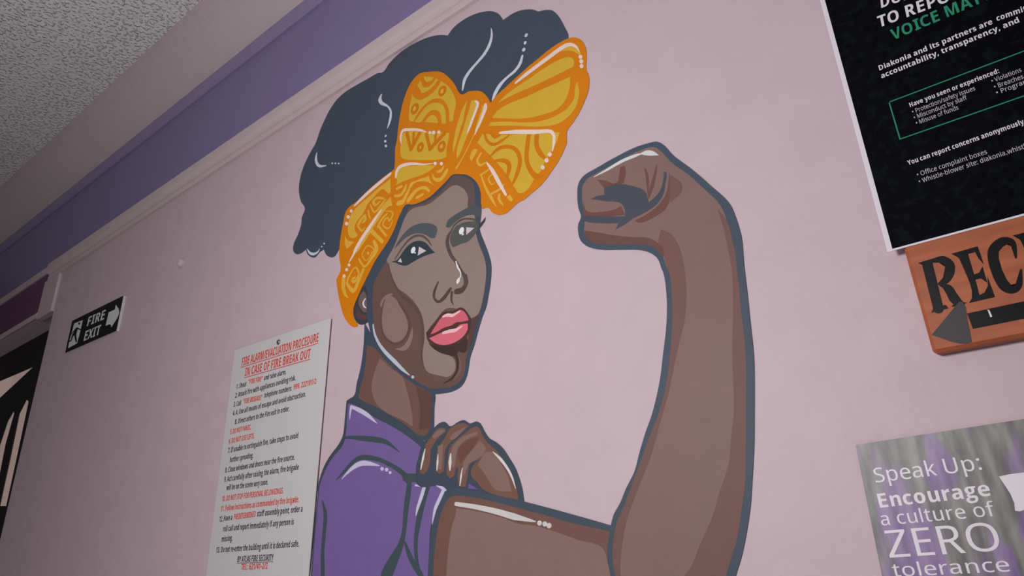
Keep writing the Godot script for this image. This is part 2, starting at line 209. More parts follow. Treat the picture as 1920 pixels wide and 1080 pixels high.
		[0,17,-6593,19216,-6602,19192,-6622,19180,-6648,19184,-6673,19202,-6691,19230,-6696,19260,-6688,19284,-6667,19296,-6641,19292,-6616,19274,-6598,19246],
		[0,16,-6701,19094,-6709,19071,-6728,19060,-6753,19063,-6777,19080,-6794,19107,-6799,19135,-6791,19158,-6772,19169,-6747,19165,-6723,19148,-6706,19122],
		[1,18,-8206,19841,38,-8052,19572,86,-7899,19244,92,-7714,18849,53],
		[1,16,-11321,20855,78,-11670,20763,108,-12019,20672,105,-12373,20555,102,-12647,20446,58],
		[0,16,-12711,20312,-12717,20290,-12738,20280,-12768,20284,-12799,20302,-12823,20329,-12833,20357,-12827,20379,-12806,20389,-12776,20384,-12745,20366,-12721,20340],
		[0,16,-12815,20177,-12821,20153,-12844,20141,-12877,20146,-12912,20166,-12939,20195,-12950,20226,-12943,20250,-12920,20261,-12887,20256,-12852,20237,-12826,20207],
		[0,16,-12861,19998,-12868,19973,-12893,19961,-12927,19966,-12963,19986,-12991,20017,-13003,20049,-12996,20074,-12972,20086,-12937,20081,-12901,20061,-12873,20030],
		[1,19,-11608,19928,45,-11843,19748,111,-12064,19561,131,-12286,19374,133,-12507,19140,129,-12566,19038,81,-12719,18874,40],
		[0,20,-12662,18769,-12668,18748,-12688,18738,-12717,18741,-12747,18756,-12770,18780,-12780,18805,-12774,18826,-12754,18837,-12725,18834,-12695,18818,-12672,18795],
		[0,15,-12749,18670,-12755,18649,-12775,18639,-12804,18641,-12835,18656,-12858,18680,-12868,18706,-12862,18727,-12842,18737,-12812,18734,-12782,18719,-12759,18695],
		[0,18,-12832,18524,-12838,18503,-12858,18492,-12888,18495,-12918,18510,-12941,18533,-12951,18559,-12946,18580,-12925,18590,-12896,18588,-12866,18573,-12842,18549]]],
	["shirt", "", Color8(65, 77, 88), [
		[0,4,-12526,15323,-12374,15368,-12221,15372,-11968,15226,-11485,15004,-10993,14731,-10524,14452,-10258,14248,-10026,14072,-9876,14034,-9836,13871,-10056,13724,-10012,13383,-9331,13235,-9262,12959,-9537,12740,-9691,12438,-9738,11968,-9767,11554,-9808,10665,-9870,9654,-13510,9445,-13400,10923,-13380,11686,-13382,12334,-13366,12851,-13345,13343,-13352,13536,-13306,13687,-13176,13947,-12977,14160,-12717,14363,-12593,14524,-12550,14898]]],
	["shirt", "shirt_cloth", Color8(118, 98, 155), [
		[0,5,-12462,15240,-12331,15217,-11954,15023,-11470,14749,-11067,14552,-10571,14275,-10253,14068,-10104,13955,-10170,13773,-10228,13605,-10237,13450,-10235,13407,-9827,13274,-9648,13293,-9400,13144,-9435,13036,-9677,12727,-9814,12398,-9842,11973,-9870,11556,-9888,10664,-9935,9650,-13405,9451,-13291,10923,-13331,11685,-13335,12331,-13322,12848,-13306,13358,-13294,13531,-13216,13678,-13054,13933,-12826,14141,-12565,14323,-12482,14548,-12472,14886]]],
	["shirt", "shirt_seam", Color8(67, 82, 88), [
		[1,6,-12575,14492,40,-12268,14459,77,-11907,14385,113,-11442,14290,122,-11103,14183,89,-10716,13931,11],
		[1,6,-12710,13590,25,-12447,13748,77,-12221,13893,97,-11993,13970,102,-11703,13952,101,-11305,13847,91,-10889,13664,91,-10594,13489,113,-10462,13370,177],
		[1,7,-10540,13413,155,-10234,13368,169,-9864,13316,175,-9331,13161,220],
		[1,8,-10403,13321,131,-10451,13042,153,-10497,12742,137,-10524,12444,113,-10607,12154,146,-10784,11894,239,-10996,11587,330,-11169,11113,81,-11465,10459,87],
		[1,9,-10496,12172,54,-10377,11949,110,-10227,11753,121,-10044,11561,124,-9900,11284,32],
		[1,10,-9863,13265,131,-9968,13024,131,-10071,12759,146,-10156,12469,132,-10202,12181,102,-10176,11869,84,-10081,11608,61],
		[1,6,-13166,13208,17,-13046,12967,103,-13009,12797,138,-13022,12496,120,-13026,12117,118,-12972,11640,134,-12920,10626,30,-12868,9574,29]]],
	["shirt", "shirt_highlight", Color8(201, 197, 222), [
		[1,6,-12369,14870,12,-12369,15051,63,-12341,15152,90],
		[1,7,-12357,15161,59,-12074,15039,98,-11766,14870,96,-11449,14639,8],
		[1,7,-12528,13590,15,-12324,13716,68,-12097,13818,110,-11868,13848,111,-11637,13813,87,-11312,13731,11],
		[0,8,-11179,13652,-11185,13633,-11204,13621,-11231,13618,-11259,13627,-11280,13644,-11289,13665,-11282,13684,-11263,13696,-11236,13699,-11208,13690,-11187,13673],
		[0,9,-11039,13618,-11046,13599,-11065,13587,-11091,13585,-11119,13593,-11140,13610,-11148,13631,-11142,13650,-11122,13662,-11096,13664,-11068,13656,-11048,13639],
		[0,10,-10943,13550,-10948,13535,-10963,13525,-10984,13523,-11006,13530,-11022,13543,-11028,13560,-11023,13575,-11008,13585,-10987,13587,-10965,13580,-10949,13567],
		[1,11,-10238,13227,36,-9953,13194,65],
		[1,12,-9979,13196,88,-10059,13007,95,-10164,12791,73,-10208,12650,18],
		[1,8,-9675,13191,46,-9505,13117,92,-9428,13068,68],
		[1,9,-9463,13081,81,-9574,12914,88,-9695,12729,77,-9762,12467,18]]],
	["resting_hand", "", Color8(67, 77, 90), [
		[0,13,-10060,13935,-9976,14083,-9854,14208,-9731,14296,-9609,14358,-9440,14367,-9325,14267,-9272,14254,-9084,14312,-8922,14322,-8781,14228,-8627,14250,-8517,14191,-8432,14052,-8306,13885,-8158,13799,-7995,13664,-7838,13454,-7724,13284,-7634,13074,-7583,12903,-7552,12676,-7989,12744,-8483,12849,-8915,12904,-9273,12968,-9505,13138,-10181,13230,-10235,13398,-10166,13633,-10095,13799]]],
	["resting_hand", "hand_skin", Color8(120, 88, 77), [
		[0,14,-9803,14130,-9657,14250,-9439,14235,-9410,14165,-9583,14099,-9728,13979,-9824,13852,-9833,13680,-9915,13466,-10012,13409,-10112,13454,-10103,13591,-10021,13842,-9974,13977],
		[0,14,-9296,14214,-9108,14264,-8899,14249,-8804,14196,-8947,14111,-9109,14032,-9296,13938,-9414,13833,-9449,13633,-9460,13416,-9577,13375,-9661,13421,-9675,13644,-9629,13861,-9462,14029],
		[0,14,-8901,14070,-8719,14145,-8584,14142,-8499,14012,-8372,13828,-8163,13654,-7963,13406,-7809,13170,-7719,12946,-7674,12731,-7986,12801,-8271,12884,-8479,12981,-8627,13123,-8773,13274,-8731,13416,-8509,13536,-8819,13442,-8843,13314,-8913,13066,-9047,13089,-9096,13178,-9089,13424,-9153,13448,-9204,13288,-9308,13263,-9389,13341,-9366,13606,-9320,13821,-9156,13953]]],
	["resting_hand", "hand_light_tone", Color8(136, 109, 101), [
		[0,15,-9779,14144,-9560,14236,-9427,14190,-9583,14116,-9753,14070],
		[0,15,-9296,14041,-9108,14134,-8877,14178,-8993,14100,-9202,13985,-9296,13986],
		[0,15,-9133,13932,-8902,14019,-8608,14053,-8587,13991,-8812,13956,-9087,13824,-9134,13712,-9181,13484,-9227,13423,-9273,13595,-9249,13812],
		[0,15,-8907,13584,-8726,13727,-8546,13869,-8397,13717,-8420,13638,-8597,13546,-8819,13475,-8898,13353,-8955,13261,-8976,13460],
		[0,16,-8399,13636,-8249,13617,-8047,13384,-7892,13132,-7822,12880,-8186,12946,-8328,13100,-8451,13271,-8599,13429],
		[0,15,-9630,13913,-9486,13929,-9508,13623,-9530,13457,-9614,13466,-9628,13706]]],
	["resting_hand", "hand_shade", Color8(112, 77, 69), [
		[0,16,-9087,13808,-8812,13922,-8544,13952,-8725,13743,-8907,13617,-9043,13501,-9093,13607]]],
	["resting_hand", "cuff_cloth", Color8(114, 90, 159), [
		[0,14,-8824,13118,-8603,12992,-8847,13031]]],
	["resting_hand", "nail_highlight", Color8(216, 216, 212), [
		[1,15,-9980,13907,15,-10031,13739,61,-10094,13517,25],
		[1,16,-9621,13748,19,-9634,13605,53,-9649,13454,24],
		[1,16,-9284,13723,24,-9301,13565,84,-9301,13414,28],
		[1,16,-8983,13420,11,-9018,13268,46,-9051,13106,23],
		[1,17,-8232,13627,9,-8044,13463,59,-7886,13271,47,-7792,13106,41,-7727,12917,8]]],
	["upper_arm", "", Color8(69, 82, 94), [
		[0,15,-9835,11555,-9807,11971,-9762,12443,-9607,12770,-9383,13044,-8760,12985,-8067,12815,-7536,12690,-7565,12692,-6982,12524,-6461,12368,-5865,12184,-5793,12298,-5814,11984,-5901,11601,-5870,11449,-5844,10715,-6217,10210,-7516,10010,-9870,9654,-9834,10665]]],
	["upper_arm", "arm_skin", Color8(118, 87, 78), [
		[0,16,-9726,11552,-9696,11966,-9604,12433,-9468,12759,-9296,12914,-8959,12903,-8379,12781,-7774,12616,-7181,12438,-7401,12524,-6728,12304,-6223,12177,-5891,12096,-5950,11893,-5975,11642,-5940,11451,-5963,10713,-6348,10311,-7510,10122,-9677,9787,-9727,10666]]],
	["upper_arm", "arm_light_tone", Color8(138, 112, 107), [
		[0,17,-9155,12591,-9144,12704,-8701,12626,-8080,12465,-7670,12326,-7386,12285,-7005,12176,-6492,12001,-6033,11839,-5980,11643,-5952,11451,-6028,10713,-6484,10379,-7612,10193,-9486,9918,-9464,10669,-9396,11544,-9330,12064,-9246,12409]]],
	["upper_arm", "arm_highlight", Color8(208, 208, 204), [
		[1,18,-9154,12781,71,-8700,12696,84,-8198,12576,100,-7781,12454,111,-7326,12341,17],
		[0,19,-7194,12308,-7202,12288,-7221,12274,-7247,12270,-7271,12277,-7289,12294,-7294,12315,-7286,12336,-7267,12350,-7242,12354,-7217,12347,-7200,12330],
		[0,20,-7085,12286,-7093,12266,-7112,12252,-7137,12248,-7162,12255,-7179,12271,-7184,12293,-7176,12313,-7157,12328,-7132,12331,-7108,12324,-7091,12308],
		[0,21,-6997,12255,-7006,12233,-7026,12219,-7052,12214,-7077,12222,-7095,12239,-7101,12262,-7092,12283,-7072,12298,-7046,12302,-7020,12295,-7003,12277]]],
	["raised_arm", "", Color8(71, 84, 98), [
		[0,18,-5949,18412,-5849,18520,-5513,18588,-5099,18647,-4702,18676,-4379,18641,-4250,18608,-4134,18480,-3990,18208,-3697,17799,-3407,17343,-3164,16924,-3107,16660,-3073,16268,-3105,15886,-3116,15720,-3138,15315,-3168,14892,-3201,14398,-3236,14141,-3342,13519,-3418,13101,-3520,12650,-3611,12281,-3726,11936,-3841,11649,-3952,11431,-4194,10932,-4792,10594,-5556,10510,-5829,10859,-5901,11487,-5962,11700,-5939,11932,-5865,12184,-5800,12339,-5676,12489,-5531,12719,-5363,12946,-5234,13239,-5092,13533,-4956,13777,-4750,14291,-4637,14710,-4516,15181,-4450,15630,-4455,16112,-4473,16166,-4511,16351,-4595,16477,-4783,16614,-5190,16759,-5562,16880,-5834,17022,-5993,17199,-6040,17409,-6021,17571,-5952,17674,-5992,17903,-5992,18194]]],
	["raised_arm", "arm_skin", Color8(134, 108, 102), [
		[0,19,-5849,18343,-5766,18427,-5494,18477,-5055,18526,-4604,18570,-4314,18518,-4222,18412,-4034,18071,-3760,17704,-3526,17326,-3326,16972,-3257,16665,-3224,16319,-3216,15967,-3233,15755,-3240,15521,-3275,15091,-3294,14668,-3339,14263,-3461,13538,-3534,13116,-3639,12571,-3752,12220,-3866,11875,-4006,11604,-4091,11435,-4337,10999,-4859,10694,-5500,10615,-5703,10931,-5866,11486,-5886,11697,-5837,11985,-5753,12216,-5581,12481,-5432,12749,-5286,12998,-5136,13268,-4993,13519,-4846,13760,-4649,14206,-4506,14726,-4396,15266,-4349,15720,-4349,16080,-4378,16137,-4416,16371,-4529,16562,-4721,16701,-5100,16839,-5497,16971,-5767,17115,-5901,17306,-5879,17563,-5872,17744,-5891,18038]]],
	["raised_arm", "arm_shade", Color8(119, 88, 82), [
		[0,20,-4391,16892,-4214,16729,-4106,16444,-4072,16008,-4094,15649,-4183,15212,-4324,14863,-4467,14497,-4613,14092,-4773,13748,-4886,13503,-5031,13172,-5235,12830,-5409,12546,-5588,12205,-5694,11880,-5765,11446,-5631,11003,-5866,11486,-5886,11697,-5837,11985,-5753,12216,-5581,12481,-5432,12749,-5286,12998,-5136,13268,-4993,13519,-4846,13760,-4649,14206,-4506,14726,-4396,15266,-4349,15720,-4349,16080,-4378,16137,-4401,16391,-4471,16664],
		[0,20,-3371,16902,-3329,16522,-3313,16067,-3311,15779,-3400,15123,-3511,14507,-3643,13567,-3721,13295,-3836,12871,-4023,12516,-4198,12164,-4433,11816,-4594,11556,-4740,11401,-4484,11067,-4091,11435,-4006,11604,-3866,11875,-3752,12220,-3639,12571,-3534,13116,-3461,13538,-3339,14263,-3294,14668,-3275,15091,-3240,15521,-3233,15755,-3216,15967,-3224,16319,-3261,16667],
		[0,20,-4088,17855,-3902,17566,-3946,17426,-4159,17325,-4149,17585]]],
	["raised_arm", "thumb_shade", Color8(110, 77, 71), [
		[0,21,-5894,17387,-5639,17257,-5318,17093,-4956,16930,-4656,16815,-4473,16645,-4376,16432,-4416,16375,-4529,16562,-4721,16701,-5100,16839,-5497,16971,-5767,17115,-5899,17264]]],
	["fist", "", Color8(114, 77, 71), [
		[0,20,-5524,18331,-5336,18230,-5201,18115,-5105,18113,-5027,18397,-4933,18382,-4926,18233,-4994,18044,-5207,18057,-5397,18108],
		[1,20,-4540,18150,34,-4520,17947,57,-4548,17622,22],
		[1,21,-4310,18147,14,-4372,17957,56,-4466,17740,81,-4545,17559,24],
		[0,21,-4101,17927,-4110,17667,-4173,17354,-4258,17230,-4440,17163,-4795,17152,-4866,17222,-4603,17267,-4371,17361,-4222,17507,-4148,17705],
		[0,20,-5857,18067,-5826,17786,-5445,17622,-5161,17588,-5100,17612,-5036,17402,-5456,17513,-5898,17680]]],
	["fist", "fist_shadow_paint", Color8(75, 80, 90), [
		[0,22,-5707,17980,-5581,17995,-5412,17957,-5407,18107,-5228,18090,-5019,18030,-4800,17896,-4594,17709,-4554,17480,-4438,17522,-4317,17612,-4242,17766,-4195,17959,-4154,17925,-4204,17705,-4263,17523,-4413,17377,-4643,17304,-4872,17274,-5014,17229,-5252,17176,-5195,17275,-5073,17319,-5029,17469,-5084,17648,-5194,17727,-5425,17829,-5541,17897],
		[1,23,-5908,17657,109,-5698,17543,127,-5347,17408,136,-5051,17316,122]]],
	["fist", "fist_highlight", Color8(216, 218, 220), [
		[1,20,-5596,18418,11,-5288,18457,53,-4991,18505,68,-4730,18503,65,-4580,18493,25],
		[0,21,-4618,18500,-4496,18519,-4365,18462,-4245,18313,-4421,18380]]],
]
# text, measured part of it, x, y of the baseline start, tilt, width, capital height, ink, bold, underlined
var FIRE_NOTICE := [
	["FIRE ALARM/EVACUATION PROCEDURE", "", -1.7052, 1.7065, -0.0211, 0.3382, 0.0232, "red", 1, 1],
	["IN CASE OF FIRE BREAK OUT", "", -1.6823, 1.6731, -0.0305, 0.2869, 0.0232, "red", 1, 1],
	["1. Shout ", "", -1.7161, 1.6444, -0.0220, 0.0510, 0.0135, "black", 1, 0],
	["\"FIRE FIRE\"", "", -1.6603, 1.6463, -0.0466, 0.0674, 0.0135, "red", 1, 0],
	["and raise alarm.", "", -1.5879, 1.6433, -0.0218, 0.0978, 0.0135, "black", 1, 0],
	["2. Attack fire with appliances avoiding risk.", "", -1.7165, 1.6199, -0.0090, 0.2692, 0.0135, "black", 1, 0],
	["3. Call ", "", -1.7187, 1.5959, -0.0556, 0.0385, 0.0135, "black", 1, 0],
	["\"FIRE BRIGADE\"", "", -1.6745, 1.5962, -0.0484, 0.0879, 0.0135, "red", 1, 0],
	["telephone numbers:", "", -1.5783, 1.5956, -0.0201, 0.1181, 0.0135, "black", 1, 0],
	["999. 222181/2", "", -1.4538, 1.5943, -0.0194, 0.0905, 0.0135, "red", 1, 0],
	["4. A. Use all means of escape and avoid obstruction.", "", -1.7178, 1.5717, -0.0129, 0.3173, 0.0135, "black", 1, 0],
	["B. Direct others to the Fire exit in order.", "", -1.7027, 1.5460, -0.0146, 0.2407, 0.0135, "black", 1, 0],
	["5. DO NOT PANIC.", "", -1.7199, 1.5221, -0.0133, 0.0968, 0.0135, "red", 1, 0],
	["6. DO NOT USE LIFTS.", "", -1.7209, 1.4977, -0.0153, 0.1183, 0.0135, "red", 1, 0],
	["7. If unable to extinguish fire, take steps to avoid", "", -1.7198, 1.4733, -0.0097, 0.3032, 0.0135, "black", 1, 0],
	["further spreading.", "", -1.7058, 1.4475, -0.0107, 0.1077, 0.0135, "black", 1, 0],
	["8. Close windows and doors near the fire source.", "", -1.7211, 1.4228, -0.0073, 0.2977, 0.0135, "black", 1, 0],
	["9. Act carefully after raising the alarm, fire brigade", "", -1.7201, 1.3996, -0.0127, 0.3154, 0.0135, "black", 1, 0],
	["will be on the scene very soon.", "", -1.7048, 1.3775, -0.0235, 0.1826, 0.0135, "black", 1, 0],
	["10. DO NOT STOP FOR PERSONAL BELONGINGS.", "", -1.7196, 1.3514, -0.0166, 0.2630, 0.0135, "red", 1, 0],
	["11. Follow instructions as commanded by fire brigade.", "", -1.7202, 1.3271, -0.0155, 0.3271, 0.0135, "red", 1, 0],
	["12. Have a", "", -1.7206, 1.3019, 0.0090, 0.0590, 0.0135, "black", 1, 0],
	["PREDETERMINED", "", -1.6552, 1.3024, 0.0003, 0.0941, 0.0135, "red", 1, 0],
	["staff assembly point, order a", "", -1.5556, 1.3025, -0.0147, 0.1785, 0.0135, "black", 1, 0],
	["roll call and report immediately if any person is", "", -1.6986, 1.2772, -0.0093, 0.2923, 0.0135, "black", 1, 0],
	["missing.", "", -1.6991, 1.2529, 0.0133, 0.0493, 0.0135, "black", 1, 0],
	["13. Do not re-enter the building until it is declared safe.", "", -1.7177, 1.2285, -0.0065, 0.3375, 0.0135, "black", 1, 0],
	["BY ATLAS FIRE SECURITY", "", -1.6190, 1.2032, -0.0118, 0.1465, 0.0135, "black", 1, 1],
	["TEL: 621/41-2/2", "", -1.5988, 1.1854, -0.0069, 0.1068, 0.0135, "red", 1, 0],
]
var REPORT_POSTER := [
	["DON'T", "DON", -0.0402, 1.9113, -0.1462, 0.0461, 0.0193, "white", 1, 0],
	["TO REPORT", "TO REPOR", -0.0492, 1.8795, -0.0775, 0.1076, 0.0203, "white", 1, 0],
	["VOICE MATTERS", "VOICE MAT", -0.0367, 1.8486, 0.0033, 0.1124, 0.0190, "green", 1, 0],
	["Diakonia and its partners are", "", -0.0640, 1.8087, 0.0093, 0.1417, 0.0086, "white", 1, 0],
	["committed", "comm", 0.0818, 1.8114, -0.0712, 0.0266, 0.0086, "white", 1, 0],
	["accountability, transparency, and", "", -0.0640, 1.7945, 0.0125, 0.1683, 0.0086, "white", 1, 0],
	["Have you seen or experienced:", "", -0.0411, 1.7327, 0.0209, 0.1069, 0.0072, "white", 1, 0],
	["\u2022 Protection/safety issues", "", -0.0405, 1.7213, 0.0207, 0.0761, 0.0068, "grey", 0, 0],
	["\u2022 Misconduct by staff", "", -0.0406, 1.7117, 0.0314, 0.0639, 0.0068, "grey", 0, 0],
	["\u2022 Misuse of funds", "", -0.0401, 1.7025, 0.0256, 0.0516, 0.0068, "grey", 0, 0],
	["\u2022 Violations", "", 0.0538, 1.7240, 0.0281, 0.0335, 0.0068, "grey", 0, 0],
	["\u2022 Breaches", "", 0.0542, 1.7143, 0.0071, 0.0323, 0.0068, "grey", 0, 0],
	["\u2022 Programme", "\u2022 Progra", 0.0541, 1.7049, 0.0310, 0.0294, 0.0068, "grey", 0, 0],
	["You can report concerns anonymously", "You can report concerns anonymousl", -0.0623, 1.6476, 0.0359, 0.1292, 0.0072, "white", 1, 0],
	["\u2022 Office complaint boxes", "", -0.0566, 1.6267, 0.0179, 0.0816, 0.0068, "grey", 0, 0],
	["\u2022 Whistle-blower site: diakonia.whistle", "\u2022 Whistle-blower site: diakonia.whis", -0.0567, 1.6161, 0.0265, 0.1160, 0.0068, "grey", 0, 0],
]
var SPEAK_POSTER := [
	["Speak Up:", "", -0.1965, 1.2432, 0.0255, 0.1192, 0.0179, "white", 0, 0],
	["Encourage", "", -0.1990, 1.2131, 0.0287, 0.1231, 0.0167, "white", 1, 0],
	["a culture of", "", -0.2004, 1.1920, 0.0230, 0.1213, 0.0155, "white", 0, 0],
	["ZERO", "", -0.2009, 1.1550, 0.0232, 0.1217, 0.0310, "white", 0, 0],
	["tolerance", "", -0.1997, 1.1336, 0.0206, 0.1211, 0.0147, "white", 0, 0],
]
var EXIT_SIGN := [
	["FIRE", "", -2.8416, 2.0977, -0.0548, 0.1617, 0.0386, "white", 1, 0],
	["EXIT", "", -2.8414, 2.0381, -0.0425, 0.1441, 0.0399, "white", 1, 0],
]
var EXIT_FIGURE := [
	[0,1,-29693,21430,-28874,21368,-28886,20864,-28944,20424,-29769,20406,-29784,20774,-29732,21008],
	[0,2,-29062,21258,-29078,21236,-29115,21228,-29163,21237,-29210,21261,-29242,21293,-29251,21325,-29235,21347,-29198,21355,-29150,21346,-29103,21322,-29071,21290],
	[1,2,-29203,21098,87,-29381,21074,201,-29445,20916,171],
	[1,3,-29430,21124,52,-29217,21101,55,-28894,20974,42],
	[1,4,-29277,21029,162,-29282,20815,140,-29056,20529,101],
	[1,5,-29471,20946,131,-29595,20860,154,-29609,20705,87,-29987,20714,43],
	[1,6,-29422,21107,91,-29597,21034,67,-29724,20991,54]]
var EXIT_ARROW := [
	[0,1,-26533,21084,-26035,21064,-26019,21256,-25587,20812,-25615,20718,-26044,20365,-26110,20488,-26569,20564]]
var BOARD_LETTERS := [
	[1,1,-735,15033,119,-755,14418,113],
	[1,2,-653,15060,57,-563,15048,100,-504,14961,105,-527,14855,108,-595,14763,86,-672,14744,27],
	[1,3,-665,14728,26,-590,14660,89,-561,14511,109,-513,14413,85],
	[0,3,-832,15084,-619,15095,-639,15045,-786,15034],
	[0,2,-843,14393,-806,14447,-665,14454,-649,14402],
	[0,4,-616,14417,-538,14475,-442,14422,-557,14397],
	[0,1,-451,15096,-386,15096,-160,15105,-156,14985,-157,14854,-190,14945,-203,15037,-279,15035,-284,14758,-227,14765,-175,14834,-180,14612,-228,14686,-290,14688,-295,14484,-239,14501,-185,14574,-159,14695,-149,14418,-300,14415,-426,14412,-380,14468,-374,14911,-386,15013],
	[1,1,173,14840,20,189,15034,65,103,15083,118,-6,15018,113,-47,14890,111,-51,14693,112,-25,14529,115,40,14462,103,116,14507,68,182,14681,20],
	[0,1,214,15127,274,15126,481,15135,482,15019,477,14893,450,14981,440,15069,370,15067,358,14801,411,14808,460,14874,450,14661,408,14731,350,14734,341,14537,393,14554,444,14624,472,14740,473,14474,334,14471,218,14468,262,14522,279,14949,271,15047]]
var BOARD_ARROW := [
	[0,1,-906,14111,-517,14460,-485,14441,-492,14209,-514,13932,-579,13920]]
var BOARD_CHIP := [
	[0,1,-263,14285,-244,14270,-237,14187,-258,14182]]
var POSTER_PATCH := [
	[0,1,-652,12370,-552,12384,-385,12389,-473,12000,-553,11978,-595,11988,-581,12069,-592,12174,-616,12255]]
var PANES := [[Vector2(-3.6632, 2.1330), Vector2(-4.6870, 2.1674), Vector2(-4.5082, 1.9420)],
	[Vector2(-3.6719, 1.9775), Vector2(-3.6291, 1.9577), Vector2(-3.6140, 1.7401), Vector2(-3.6012, 1.4998), Vector2(-3.6925, 1.5073), Vector2(-3.7048, 1.7071), Vector2(-3.7249, 1.9194)],
	[Vector2(-3.8073, 1.9479), Vector2(-3.7821, 1.9287), Vector2(-3.7975, 1.7905), Vector2(-3.7598, 1.5128), Vector2(-3.8359, 1.5190), Vector2(-3.8963, 1.7595), Vector2(-3.8578, 1.9031)]]

const COAT := 0.00006
const LAMP := Color(1.0, 0.978, 0.988)
var tones := {}
var brush: Texture2D
var brush_relief: Texture2D
var sans: SystemFont
var sans_bold: SystemFont
var serif_bold: SystemFont

# ------------------------------------------------------------------ helpers
func put(o: Node, parent: Node, called: String) -> Node:
	o.name = called
	parent.add_child(o, true)
	return o

func tag(o: Node, label: String, category: String, group := "") -> Node:
	o.set_meta("label", label)
	o.set_meta("category", category)
	if group != "":
		o.set_meta("group", group)
	return o

func mesh_node(m: Mesh, mat: Material, parent: Node, called: String) -> MeshInstance3D:
	var o := MeshInstance3D.new()
	o.mesh = m
	o.material_override = mat
	put(o, parent, called)
	return o

func struct(m: Mesh, mat: Material, called: String) -> MeshInstance3D:
	var o := mesh_node(m, mat, self, called)
	o.set_meta("kind", "structure")
	return o

func begin() -> SurfaceTool:
	var s := SurfaceTool.new()
	s.begin(Mesh.PRIMITIVE_TRIANGLES)
	return s

func tri(s: SurfaceTool, a: Vector3, b: Vector3, c: Vector3, n: Vector3) -> void:
	# front faces run clockwise seen from the side the normal points to
	if (b - a).cross(c - a).dot(n) > 0.0:
		var t := b
		b = c
		c = t
	for v in [a, b, c]:
		s.set_normal(n)
		s.set_uv(Vector2(v.x, -v.y))
		s.add_vertex(v)

func quad(s: SurfaceTool, a: Vector3, b: Vector3, c: Vector3, d: Vector3, n: Vector3) -> void:
	tri(s, a, b, c, n)
	tri(s, a, c, d, n)

func box(s: SurfaceTool, lo: Vector3, hi: Vector3, bevel := 0.0) -> void:
	# a box between two corners with chamfered edges
	var c := (lo + hi) * 0.5
	var h := (hi - lo) * 0.5
	var k := [Vector3(1, 0, 0), Vector3(0, 1, 0), Vector3(0, 0, 1)]
	for ax in 3:
		var u: Vector3 = k[(ax + 1) % 3]
		var v: Vector3 = k[(ax + 2) % 3]
		var w: Vector3 = k[ax]
		for sg in [-1.0, 1.0]:
			var p: Vector3 = c + w * (h.dot(w) * sg)
			var hu: Vector3 = u * (h.dot(u) - bevel)
			var hv: Vector3 = v * (h.dot(v) - bevel)
			quad(s, p - hu - hv, p + hu - hv, p + hu + hv, p - hu + hv, w * sg)
	if bevel <= 0.0:
		return
	for ax in 3:
		var u: Vector3 = k[(ax + 1) % 3]
		var v: Vector3 = k[(ax + 2) % 3]
		var w: Vector3 = k[ax]
		for su in [-1.0, 1.0]:
			for sv in [-1.0, 1.0]:
				var a: Vector3 = c + u * (su * h.dot(u)) + v * (sv * (h.dot(v) - bevel))
				var b: Vector3 = c + u * (su * (h.dot(u) - bevel)) + v * (sv * h.dot(v))
				var l: Vector3 = w * (h.dot(w) - bevel)
				quad(s, a - l, a + l, b + l, b - l, (u * su + v * sv).normalized())
	for sx in [-1.0, 1.0]:
		for sy in [-1.0, 1.0]:
			for sz in [-1.0, 1.0]:
				var q := Vector3(sx, sy, sz)
				tri(s, c + q * (h - Vector3(0, bevel, bevel)), c + q * (h - Vector3(bevel, 0, bevel)), c + q * (h - Vector3(bevel, bevel, 0)), q.normalized())

func box_mesh(lo: Vector3, hi: Vector3, bevel := 0.0) -> ArrayMesh:
	var s := begin()
	box(s, lo, hi, bevel)
	return s.commit()

func sweep_x(profile: PackedVector2Array, x0: float, x1: float) -> ArrayMesh:
	# a moulding: the outline (z, y) swept along the wall from x0 to x1; closed, convex enough for a fan of caps
	var s := begin()
	var n := profile.size()
	var area := 0.0
	for i in n:
		area += profile[i].cross(profile[(i + 1) % n])
	for i in n:
		var a := profile[i]
		var b := profile[(i + 1) % n]
		var d := (b - a).normalized()
		var nn := Vector2(d.y, -d.x) * signf(area)
		quad(s, Vector3(x0, a.y, a.x), Vector3(x1, a.y, a.x), Vector3(x1, b.y, b.x), Vector3(x0, b.y, b.x), Vector3(0, nn.y, nn.x))
	var ids := Geometry2D.triangulate_polygon(profile)
	for i in range(0, ids.size(), 3):
		for e in [[x0, -1.0], [x1, 1.0]]:
			tri(s, Vector3(e[0], profile[ids[i]].y, profile[ids[i]].x), Vector3(e[0], profile[ids[i + 1]].y, profile[ids[i + 1]].x), Vector3(e[0], profile[ids[i + 2]].y, profile[ids[i + 2]].x), Vector3(e[1], 0, 0))
	return s.commit()

func lathe(profile: PackedVector2Array, at: Vector3, steps := 20) -> ArrayMesh:
	# (radius, height) turned about the axis that points out of the wall
	var s := begin()
	for i in profile.size() - 1:
		for k in steps:
			var a0 := TAU * k / steps
			var a1 := TAU * (k + 1) / steps
			var p := profile[i]
			var q := profile[i + 1]
			var d := (q - p).normalized()
			var am := (a0 + a1) * 0.5
			var n := Vector3(cos(am) * d.y, sin(am) * d.y, -d.x)
			var P := func(v: Vector2, a: float) -> Vector3: return at + Vector3(cos(a) * v.x, sin(a) * v.x, v.y)
			quad(s, P.call(p, a0), P.call(p, a1), P.call(q, a1), P.call(q, a0), n)
	return s.commit()

